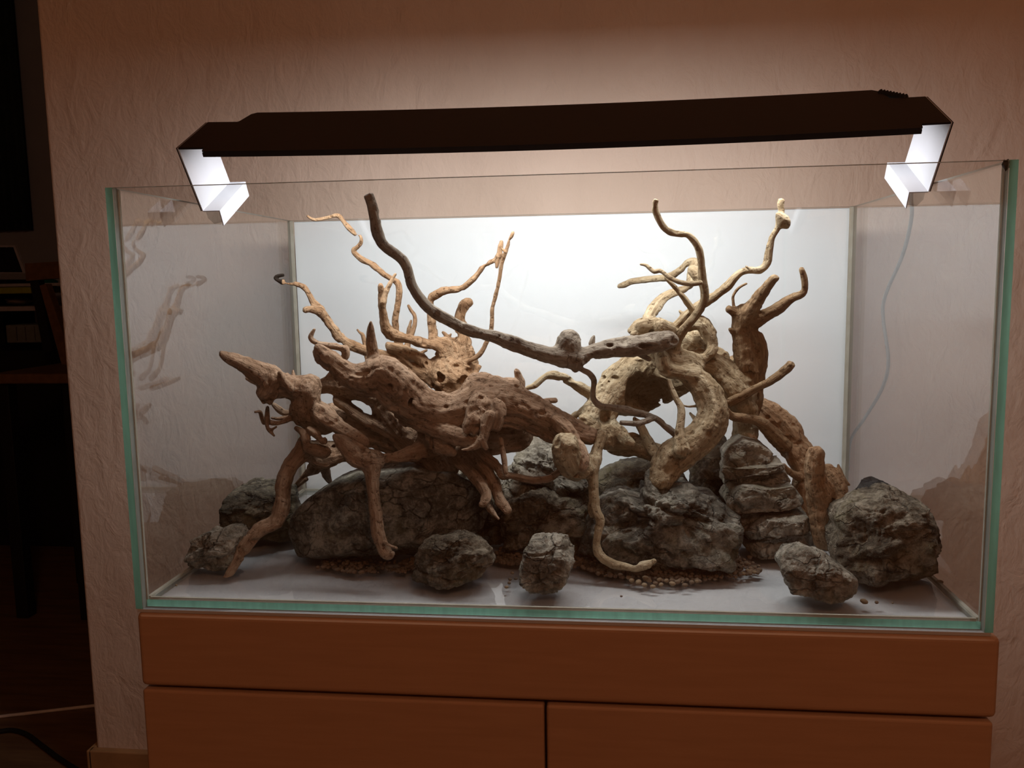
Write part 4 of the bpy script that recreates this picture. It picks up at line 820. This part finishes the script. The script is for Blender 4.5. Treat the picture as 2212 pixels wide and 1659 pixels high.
def slab(name, pts, th, mat, parent):
    bm = bmesh.new(); A = [bm.verts.new(p) for p in pts]; B = [bm.verts.new(np.array(p) + np.array([0, th, 0])) for p in pts]; k = len(pts)
    for i in range(k): bm.faces.new((A[i], A[(i + 1) % k], B[(i + 1) % k], B[i]))
    bm.faces.new(A); bm.faces.new(B[::-1]); return link(name, bm_mesh(name, bm), mat, parent)
slab('screen_frame', [a, b, c, d], 0.012, DK['silver'], lap)
slab('screen', [atY(-55, 534, Yd + .198), atY(28, 534, Yd + .198), atY(48, 588, Yd + .198), atY(-55, 588, Yd + .198)], 0.003, DK['screen'], lap)
zz = float(dz); bb = atY(58, 607, Yd + .12); box('keyboard_base', float(a[0]), float(bb[0]), Yd + 0.01, Yd + 0.21, zz, zz + 0.016, DK['screen'], lap, 0.003)
def lump(name, px, py, wpx, hpx, Y, mat, label, cat):
    v, f = ico(3); c = atY(px, py, Y); s = pxsize(c); v = v * (1 + 0.25 * vnoise(v * 1.6 + px))[:, None] * np.array([wpx * s / 2, 0.06, hpx * s / 2]) + c
    me = mesh_np(name, v, f); o = link(name, me, mat); return tag(o, label, cat)
lump('cloth_bundle', 45, 650, 60, 16, Yd + 0.14, DK['clutter'], 'crumpled beige cloth lying on the shelf of the dark desk', 'cloth')
lump('plastic_ball', 104, 614, 20, 24, Yd + 0.2, DK['teal'], 'teal round thing on the desk behind the oak chair', 'ball')
# basket with upright slots
bk = empty('basket', tuple(atY(70, 742, Yd - 0.01))); tag(bk, 'grey plastic basket with slots under the desk shelf', 'basket')
bx0 = atY(12, 702, Yd - .01); bx1 = atY(95, 740, Yd - .01)
bbd = box('basket_body', float(bx0[0]), float(bx1[0]), Yd - 0.012, Yd + 0.2, float(bx1[2]), float(bx0[2]), DK['basket'], bk, 0.004)
for px in (36, 55, 75, 92): pbox('slot', px - 1, 706, px + 1, 736, Yd - 0.0135, 0.003, DK['blackf'], bbd, 0)
# oak chair: back rail, two posts, seat and legs
ch = empty('wooden_chair', tuple(atY(120, 1100, 1.75)[:2]) + (FL,)); tag(ch, 'dark oak chair standing before the desk in the next room', 'chair')
def cbar(name, p0, p1, w0, w1, Y, th, mat, parent):
    a = np.array(p0, float); b = np.array(p1, float); d = b - a; nrm = np.array([-d[1], d[0]]) / np.hypot(*d)
    q = [a + nrm * w0 / 2, b + nrm * w1 / 2, b - nrm * w1 / 2, a - nrm * w0 / 2]; return slab(name, [atY(x, y, Y) for x, y in q], th, mat, parent)
cbar('back_rail', (55, 588), (190, 578), 38, 34, 1.78, 0.03, DK['chair'], ch)
cbar('back_post', (66, 570), (104, 760), 18, 20, 1.79, 0.03, DK['blackf'], ch); cbar('back_post', (92, 615), (150, 800), 14, 26, 1.74, 0.03, DK['chair'], ch)
sa = atY(90, 790, 1.7); sb = atY(260, 790, 1.7)
box('seat', float(sa[0]), float(sb[0]), 1.45, 1.82, float(sa[2]) - 0.03, float(sa[2]), DK['chair'], ch, 0.006)
for xx in (float(sa[0]) + .01, float(sb[0]) - .05):
    for yy in (1.47, 1.77): box('leg', xx, xx + 0.04, yy, yy + 0.04, FL, float(sa[2]) - 0.03, DK['blackf'], ch, 0.003)
# cables on the floor
def floor_cable(name, pts, r, mat, label):
    o = tube(name, [tuple(atZ(x, y, FL + r)) for x, y in pts], r, mat); return tag(o, label, 'cable')
floor_cable('power_cable', [(-60, 1558), (0, 1548), (60, 1541), (120, 1534), (180, 1527), (240, 1520)], .004, M['whitecable'], 'white cable lying across the dark wooden floor')
floor_cable('power_cable', [(-40, 1588), (0, 1580), (30, 1578), (60, 1588), (90, 1610), (130, 1640), (175, 1668), (230, 1700)], .0055, M['rubber'], 'black cable curving over the floor by the wall end')
